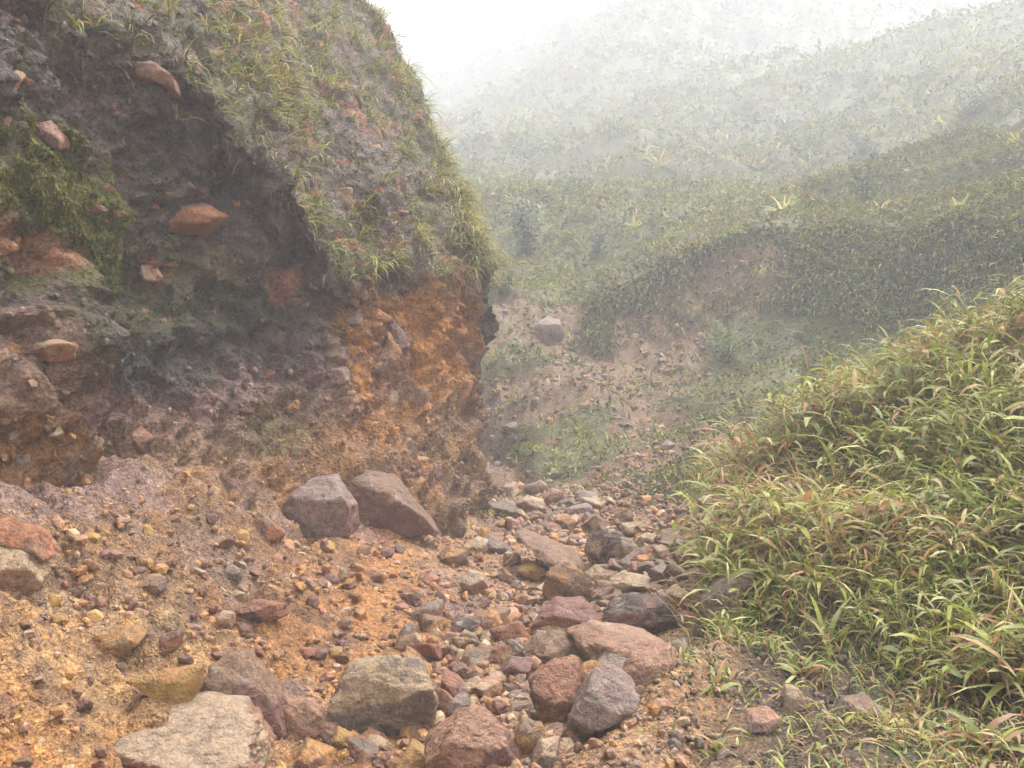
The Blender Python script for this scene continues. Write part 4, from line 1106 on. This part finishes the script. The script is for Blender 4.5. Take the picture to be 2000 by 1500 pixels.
def leaf_carpet(name, n, y0, y1, pw, seed, label, g0=0.0, xa=-0.13, xb=0.59):
    """dense small leaves hugging the slope, one quad each"""
    y = y0 + (y1 - y0) * rng.random(n) ** pw
    x = (xa + rng.random(n) * (xb - xa)) * y + g0
    zb, bb = terrain(x, y)
    k = rng.random(n) < np.clip(1.05 - bb * 0.95, 0.24, 1)
    x, y, zb = x[k], y[k], zb[k]; m = len(x)
    P = np.stack([x, y, 0 * x], 1)
    q = 1.0 / y
    t1 = fbm(P * 0.35, 3, seed) + 0.6 * fbm(P * 0.1 + 5, 2, seed + 3)
    c = np.where((rng.random(m) < 0.20 - 0.5 * t1)[:, None], G_DARK[rng.integers(0, 4, m)] * 1.1, G_GREEN[rng.integers(0, 4, m)] * 0.8)
    c = np.where((rng.random(m) < 0.10 + 0.2 * fbm(P * 0.2 + 9, 2, seed + 7))[:, None], G_DRY[rng.integers(0, 5, m)] * 0.75, c) * rng.uniform(0.85, 1.15, (m, 1)) * 0.72 * np.clip(1 + 0.6 * t1, 0.6, 1.4)[:, None]
    ln = y * (0.0025 + 0.0075 * rng.random(m) ** 2); wd = ln * rng.uniform(0.2, 0.5, m)
    yw = rng.uniform(0, 6.28, m); pt = rng.uniform(-0.4, 1.1, m)
    d = np.stack([np.cos(yw) * np.cos(pt), np.sin(yw) * np.cos(pt), np.sin(pt)], 1)
    sd_ = np.stack([-np.sin(yw), np.cos(yw), rng.normal(0, 0.5, m)], 1)
    r0 = np.stack([x, y, zb + y * 0.004 * rng.random(m) ** 2 * 2], 1)
    V = np.stack([r0, r0 + d * (ln * 0.5)[:, None] + sd_ * (wd * 0.5)[:, None], r0 + d * ln[:, None] - np.array([0, 0, 0.25]) * ln[:, None], r0 + d * (ln * 0.5)[:, None] - sd_ * (wd * 0.5)[:, None]], 1)
    o = add_obj(name, mesh_from(name, V.reshape(-1, 3), np.arange(m * 4).reshape(m, 4), np.repeat(c, 4, 0)), MAT_SCRUB)
    tag(o, label, 'ground cover', None, 'stuff')
leaf_carpet('gully_ground_cover', 75000, 11, 45, 1.3, 391, 'small leaved ground cover on the gully slopes', 0.7)
leaf_carpet('hillside_ground_cover', 80000, 42, 210, 1.7, 395, 'misty ground cover over the high hillside')
leaf_carpet('step_ground_cover', 45000, 13, 36, 1.1, 397, 'leafy cover on the steep step and the slope right of it', 0.0, 0.30, 0.64)
def thicket(name, nc, nl, y0, y1, pw, seed, label):
    """bushy mounds of leaves, too many and too merged to count"""
    y = y0 + (y1 - y0) * rng.random(nc) ** pw
    x = (-0.13 + rng.random(nc) * 0.72) * y
    zb, bb = terrain(x, y)
    P = np.stack([x, y, 0 * x], 1)
    k = (rng.random(nc) < (1 - bb)) & (fbm(P * (6.0 / y)[:, None] * 1.2, 3, seed) > -0.12)
    x, y, zb = x[k], y[k], zb[k]; m = len(x)
    r = y * (0.004 + 0.018 * rng.random(m) ** 2)
    tone = rng.random(m)
    base = np.where((tone < 0.25)[:, None], G_DARK[rng.integers(0, 4, m)] * 1.5, G_GREEN[rng.integers(0, 6, m)] * 0.7)
    base = np.where((tone > 0.9)[:, None], G_DRY[rng.integers(0, 5, m)] * 0.7, base)
    i = np.repeat(np.arange(m), nl); q = len(i)
    th = rng.uniform(0, 6.28, q); ph = np.arccos(rng.uniform(-0.1, 1, q)); rr = r[i] * rng.uniform(0.55, 1.05, q)
    root = np.stack([x[i] + rr * np.sin(ph) * np.cos(th), y[i] + rr * np.sin(ph) * np.sin(th), zb[i] + rr * np.cos(ph) * 0.9], 1)
    ln = y[i] * rng.uniform(0.004, 0.010, q)
    V, Fb, C = blades(root, th + rng.normal(0, 0.5, q), (1.57 - ph) * 0.8 + rng.normal(0, 0.3, q), ln, ln * rng.uniform(0.18, 0.4, q), rng.uniform(0.3, 1.5, q), base[i] * rng.uniform(0.8, 1.2, (q, 1)), 2)
    tag(add_obj(name, mesh_from(name, V, Fb, C), MAT_SCRUB), label, 'scrub', None, 'stuff')
thicket('gully_scrub', 900, 34, 12, 45, 1.2, 371, 'low leafy scrub on the gully slopes')
thicket('hillside_scrub', 1500, 26, 40, 200, 1.6, 381, 'misty leafy scrub on the high hillside')

lipP = np.array([pix(*p) for p in LIP_C]); footP = np.array([pix(*p) for p in FOOT_C[:7]])
n = 14000
u_ = rng.random(n) * 5.98; i_ = u_.astype(int); f_ = (u_ - i_)[:, None]; t_ = (rng.random(n) * 1.3 - 0.25)[:, None]
q_ = (lipP[i_] * (1 - f_) + lipP[i_ + 1] * f_) * (1 - t_) + (footP[i_] * (1 - f_) + footP[i_ + 1] * f_) * t_
x, y = q_[:, 0], q_[:, 1]
zb, bb = terrain(x, y)
k = rng.random(n) < np.clip(1.0 - bb, 0.1, 1)
x, y, zb = x[k], y[k], zb[k]; m = len(x)
V, Fb, C = blades(np.stack([x, y, zb + 0.02], 1), rng.normal(-1.9, 0.8, m), rng.uniform(-0.3, 1.0, m), y * rng.uniform(0.006, 0.016, m), y * rng.uniform(0.001, 0.0026, m), rng.uniform(0.8, 2.2, m), pick_cols(m, 0.12, 0.4) * 0.8, 3)
tag(add_obj('hanging_grass', mesh_from('hanging_grass', V, Fb, C), MAT_SCRUB), 'dark grass hanging down the steep step of the slope', 'grass', None, 'stuff')

# tufts, vines and moss-grown grass of the cliff's upper face
ups = np.where((uf > 1.0) & (CVd[:, 2] < 11) & (CVd[:, 1] > 4.5) & (CVd[:, 1] < 23))[0]
nz = fbm(CVd[ups] * 1.5, 3, 361)
wgt = np.clip(nz + 0.28, 0.02, 1) ** 1.5
cidx = rng.choice(ups, 2000, p=wgt / wgt.sum())
parts = []
for rep in range(9):
    m = len(cidx)
    root = CVd[cidx] + rng.normal(0, 0.025, (m, 3)) - CN[cidx] * 0.01
    out_yaw = np.arctan2(CN[cidx, 1], CN[cidx, 0]) + rng.normal(0, 0.8, m)
    parts.append(blades(root, out_yaw, rng.uniform(0.2, 1.2, m), rng.uniform(0.10, 0.36, m), rng.uniform(0.008, 0.018, m), rng.uniform(0.8, 2.4, m), pick_cols(m, 0.2, 0.1), 3))
# short fuzz
fi = rng.choice(ups, 15000)
m = len(fi)
parts.append(blades(CVd[fi], np.arctan2(CN[fi, 1], CN[fi, 0]) + rng.normal(0, 1.0, m), rng.uniform(-0.3, 1.2, m), rng.uniform(0.03, 0.11, m), rng.uniform(0.006, 0.014, m), rng.uniform(0.3, 1.6, m), pick_cols(m, 0.3, 0.45), 3))
sc_ = sw[:len(uf)]
cor = np.where((np.abs(sc_ - st_s[8] - 0.1) < 0.75) & (uf > 0.97) & (uf < 2.6) & (CVd[:, 2] < 9))[0]
ci = rng.choice(cor, 170, p=(1 / uf[cor]) / (1 / uf[cor]).sum())
for rep in range(12):
    m = len(ci)
    parts.append(blades(CVd[ci] + rng.normal(0, 0.03, (m, 3)), np.arctan2(CN[ci, 1], CN[ci, 0]) + rng.normal(0, 0.9, m), rng.uniform(0.0, 1.2, m), rng.uniform(0.15, 0.5, m), rng.uniform(0.008, 0.018, m), rng.uniform(1.2, 2.7, m), pick_cols(m, 0.2, 0.15), 3))
V, Fb, C = join(parts)
o = add_obj('cliff_grass', mesh_from('cliff_grass', V, Fb, C), MAT_LEAF)
tag(o, 'thin grass and moss growing over the sloping upper cliff', 'grass', None, 'stuff')

mossy = np.where((cc[:, 1] > cc[:, 0] * 0.93) & (uf < 1.02) & (CVd[:, 1] > 4) & (CVd[:, 1] < 12))[0]
if len(mossy):
    mi = rng.choice(mossy, 9000); m = len(mi)
    V, Fb, C = blades(CVd[mi] - CN[mi] * 0.004, np.arctan2(CN[mi, 1], CN[mi, 0]) + rng.normal(0, 0.9, m), rng.uniform(-1.2, 0.9, m), rng.uniform(0.015, 0.06, m), rng.uniform(0.006, 0.014, m), rng.uniform(0.2, 1.6, m),
                      np.array([[.13, .13, .025]]) * rng.uniform(0.6, 1.7, (m, 1)) * np.array([[1, 1, 1]]), 2)
    tag(add_obj('cliff_moss', mesh_from('cliff_moss', V, Fb, C), MAT_SCRUB), 'green moss cushions on the dark left wall', 'moss', None, 'stuff')
lipv = np.where((uf > 0.93) & (uf < 1.0) & (CVd[:, 1] > 5) & (CVd[:, 1] < 13))[0]
ri = rng.choice(lipv, 700); m = len(ri)
V, Fb, C = blades(CVd[ri], np.arctan2(CN[ri, 1], CN[ri, 0]) + rng.normal(0, 0.7, m), rng.uniform(-0.9, 0.3, m), rng.uniform(0.08, 0.38, m), rng.uniform(0.003, 0.007, m), rng.uniform(0.6, 1.5, m), np.array([[.14, .095, .055]]) * rng.uniform(0.5, 1.6, (m, 1)), 3)
tag(add_obj('hanging_roots', mesh_from('hanging_roots', V, Fb, C), MAT_SCRUB), 'thin roots dangling under the cliff lip', 'roots', None, 'stuff')

def tuft_at(name, loc, nor, n, ln, wd, label, grp, cat, dry=0.15, spread=1.1, droop=(0.8, 2.2), cols=None):
    """one tuft: an Empty with every leaf a part of its own"""
    e = bpy.data.objects.new(name, None); COL.objects.link(e); e.location = loc; e.empty_display_size = 0.1
    tag(e, label, cat, grp)
    base = math.atan2(nor.y, nor.x) if abs(nor.z) < 0.8 else None
    for i in range(n):
        yw = (base + random.gauss(0, spread)) if base is not None else random.uniform(0, 6.28)
        c = pick_cols(1, dry) if cols is None else np.array([cols[random.randrange(len(cols))]]) * random.uniform(0.8, 1.2)
        r0 = np.array([[random.gauss(0, 0.02), random.gauss(0, 0.02), -0.01]])
        V, Fb, C = blades(r0, np.array([yw]), np.array([random.uniform(0.5, 1.4)]), np.array([ln * random.uniform(0.6, 1.2)]), np.array([wd * random.uniform(0.7, 1.2)]),
                          np.array([random.uniform(*droop)]), c, 4)
        add_obj('leaf', mesh_from('leaf', V, Fb, C), MAT_LEAF, e)
    return e
CT = [(780, 150, 15, .55, 'large grass tuft arching over the cliff skyline near the top'), (905, 350, 14, .42, 'bright grass tuft on the cliff edge above the orange clay'), (930, 430, 16, .55, 'hanging grass clump at the outer cliff corner'),
      (640, 95, 10, .34, 'pale arching grass tuft high on the cliff below its skyline'), (330, 30, 10, .4, 'grass tuft with long arching blades at the top left'), (345, 235, 9, .25, 'small grass tuft on the cliff lip right of the pink slab'),
      (600, 215, 9, .3, 'small drooping tuft in the middle of the upper cliff'), (620, 400, 12, .3, 'green tuft on the cliff lip above the black hollow'), (700, 470, 13, .3, 'bright green tuft above the orange clay wall'),
      (750, 360, 10, .3, 'thin yellowish tuft right of the pink embedded stone'), (880, 480, 12, .4, 'leafy tuft hanging under the outer cliff edge'), (540, 165, 9, .28, 'curved tuft beside the red earth pocket'),
      (430, 70, 9, .28, 'yellow green tuft near the top of the cliff'), (700, 330, 9, .26, 'drooping tuft at the centre of the cliff slope'), (950, 700, 10, .3, 'pale tuft growing behind the cliff corner at mid height')]
for px, py, n, ln, label in CT:
    loc, nor = hit(px, py, BVC if px < 945 else BV)
    if loc is None: continue
    tuft_at('grass_tuft', loc, nor, n, ln, 0.016, label, 'grass tufts on the cliff', 'grass tuft')
BT = [(1400, 1470, 12, .16, .016, 'bright green seedling tuft on the dark earth at the bottom'), (1400, 1345, 12, .2, .02, 'leafy tuft on the orange earth ridge'), (1330, 1290, 9, .14, .014, 'small tuft at the foot of the bank beside the brown wedge stone'),
      (1620, 1260, 20, .3, .034, 'broad leaved tuft with orange dead leaves at the middle of the bank'), (1560, 1320, 13, .24, .028, 'broad leaved tuft above the upright pale stone'), (1960, 1190, 14, .32, .03, 'tall leafy tuft at the right edge of the bank'),
      (1930, 1470, 15, .3, .026, 'coarse tuft with pale dry blades in the bottom right corner'), (1790, 1420, 11, .2, .02, 'green tuft on the lower right earth'), (1450, 1240, 10, .2, .02, 'tuft with spread leaves beside the grey leaning rock'),
      (1130, 960, 10, .25, .02, 'bright green tuft at the upper end of the stream bed'), (1700, 1010, 14, .3, .03, 'yellow green broad tuft on the face of the bank'), (1820, 880, 16, .36, .034, 'large leaved green tuft near the crest of the bank'),
      (1700, 810, 16, .36, .032, 'leafy tuft standing up from the crest of the bank'), (1560, 1080, 12, .28, .02, 'thin stemmed tuft left on the bank face')]
for px, py, n, ln, wd, label in BT:
    loc, nor = hit(px, min(py, 1495), BVT)
    if loc is None: continue
    tuft_at('grass_tuft', loc, Vector((0, 0, 1)), n, ln, wd, label, 'grass tufts on the ground', 'grass tuft', 0.28)
# yellow rosette plants on the hillside
YEL = [(.46, .42, .10), (.52, .46, .12), (.40, .40, .12), (.5, .38, .12)]
BR = [(1530, 420, 16, .62, 'largest yellow rosette plant at the left of the slope step'), (1720, 415, 9, .42, 'small yellow rosette plant on the step between two larger ones'), (1872, 412, 14, .55, 'bright yellow rosette plant on the right of the slope step'),
      (1240, 447, 8, .42, 'single small yellow rosette above the green terrace'), (1482, 330, 8, .62, 'tall thin yellow rosette in the middle of the hillside'), (1285, 330, 9, .8, 'faint yellow rosette at the left of the hillside'),
      (1690, 282, 11, .65, 'pale rosette plant beside a dark shrub on the upper slope'), (1580, 325, 8, .5, 'dim rosette between the tall thin one and the dark shrub'), (1835, 250, 9, .55, 'green yellow rosette on the upper right slope'),
      (1990, 285, 9, .5, 'yellow rosette cut by the right edge'), (1420, 272, 8, .6, 'misty rosette high on the hillside'), (1490, 215, 8, .7, 'very faint rosette near the top of the misty hillside'), (1820, 190, 8, .5, 'pale yellow rosette under the right skyline')]
for px, py, n, ln, label in BR:
    loc, nor = hit(px, py, BVT)
    if loc is None: continue
    gk = float(np.interp(loc.y, [13, 19.5, 33, 51, 72, 150], [1, 1.2, 1.6, 2.05, 2.4, 3.3]))
    tuft_at('rosette_plant', loc, Vector((0, 0, 1)), n + 3, ln * gk * 0.72, 0.085 * gk * 0.8, label, 'yellow rosette plants on the hillside', 'plant', 0, 1.0, (0.2, 1.2), YEL)

# shrubs with stems and glossy leaves
def shrub(px, py, hgt, wid, nst, nlf, label, col):
    loc, nor = hit(px, py, BVT)
    if loc is None: return
    e = bpy.data.objects.new('shrub', None); COL.objects.link(e); e.location = loc
    tag(e, label, 'shrub', 'shrubs on the hillside')
    tips = []
    for i in range(nst):
        a = random.uniform(0, 6.28); lean = random.uniform(0.05, 0.75)
        L_ = hgt * random.uniform(0.6, 1.05)
        pts = []
        for k in range(6):
            t = k / 5
            pts.append(Vector((math.cos(a) * lean * wid * t ** 1.3 + random.gauss(0, 0.02), math.sin(a) * lean * wid * t ** 1.3 + random.gauss(0, 0.02), L_ * t)))
        bm = bmesh.new(); rings = []
        for k, p in enumerate(pts):
            r = 0.016 * (1 - 0.8 * k / 5)
            rings.append([bm.verts.new(p + Vector((math.cos(q * 1.2566) * r, math.sin(q * 1.2566) * r, 0))) for q in range(5)])
        for k in range(5):
            for q in range(5):
                bm.faces.new((rings[k][q], rings[k][(q + 1) % 5], rings[k + 1][(q + 1) % 5], rings[k + 1][q]))
        me = bpy.data.meshes.new('stem'); bm.to_mesh(me); bm.free()
        a_ = me.color_attributes.new('Col', 'FLOAT_COLOR', 'POINT')
        a_.data.foreach_set('color', np.tile(np.array([.13, .09, .06, 1], dtype=np.float32), len(me.vertices)))
        add_obj('stem', me, MAT_SCRUB, e)
        tips += [(pts[k], k / 5) for k in range(1, 6)]
    R0 = np.array([list(tips[random.randrange(len(tips))][0]) for _ in range(nlf)]) + rng.normal(0, 0.07, (nlf, 3)) * np.array([wid, wid, hgt * 0.5])
    cl = np.array(col)[rng.integers(0, len(col), nlf)] * rng.uniform(0.7, 1.3, (nlf, 1))
    V, Fb, C = blades(R0, rng.uniform(0, 6.28, nlf), rng.uniform(-0.2, 1.2, nlf), rng.uniform(0.08, 0.15, nlf) * (0.5 + 0.5 * hgt), rng.uniform(0.04, 0.065, nlf) * (0.5 + 0.5 * hgt), rng.uniform(0.2, 1.2, nlf), cl, 3)
    add_obj('foliage', mesh_from('foliage', V, Fb, C), MAT_LEAF, e)
DKG = [(.045, .07, .028), (.06, .085, .035), (.09, .115, .05), (.34, .37, .27)]  # last tone paints the highlights of glossy leaves into their colour
shrub(1030, 515, 2.3, 1.9, 14, 700, 'open shrub with glossy leaves painted with pale glints on the green terrace', DKG)
shrub(985, 580, 0.7, 0.8, 6, 200, 'low dark bush beside the terrace edge', DKG[:3])
shrub(1165, 500, 1.1, 1.2, 8, 240, 'low bluish green bush right of the open shrub', [(.10, .14, .09), (.15, .19, .13)])
shrub(1890, 235, 1.7, 2.2, 10, 420, 'dark glossy shrub under the right skyline', DKG)
shrub(1690, 310, 1.8, 2.4, 9, 320, 'dark shrub below the pale rosette plant', DKG[:3])
shrub(1690, 405, 1.3, 1.5, 7, 240, 'dark shrub on the slope step behind the small rosette', DKG[:3])
shrub(1420, 700, 0.7, 1.2, 8, 300, 'light green ferny bush on the slope behind the bank', [(.12, .17, .05), (.16, .21, .07)])

# ------------------------------------------------------------------ mist
hz_v = np.array([(x, y, z) for x in (-170, 200) for y in (-12, 245) for z in (-4.0, float(TV[:, 2].max()) + 1.5)], float)
hz_f = np.array([[0, 1, 3, 2], [4, 6, 7, 5], [0, 4, 5, 1], [2, 3, 7, 6], [0, 2, 6, 4], [1, 5, 7, 3]])
hm = bpy.data.materials.new('mist'); hm.use_nodes = True
hm.node_tree.nodes.clear()
ho = hm.node_tree.nodes.new('ShaderNodeOutputMaterial'); hv = hm.node_tree.nodes.new('ShaderNodeVolumePrincipled')
hv.inputs['Color'].default_value = (0.80, 0.81, 0.855, 1)
hv.inputs['Density'].default_value = FOG
hv.inputs['Anisotropy'].default_value = 0.0
hm.node_tree.links.new(hv.outputs[0], ho.inputs['Volume'])
haze = add_obj('haze', mesh_from('haze', hz_v, hz_f, None, False), hm)
tag(haze, 'white mist drifting through the ravine', None, None, 'stuff')
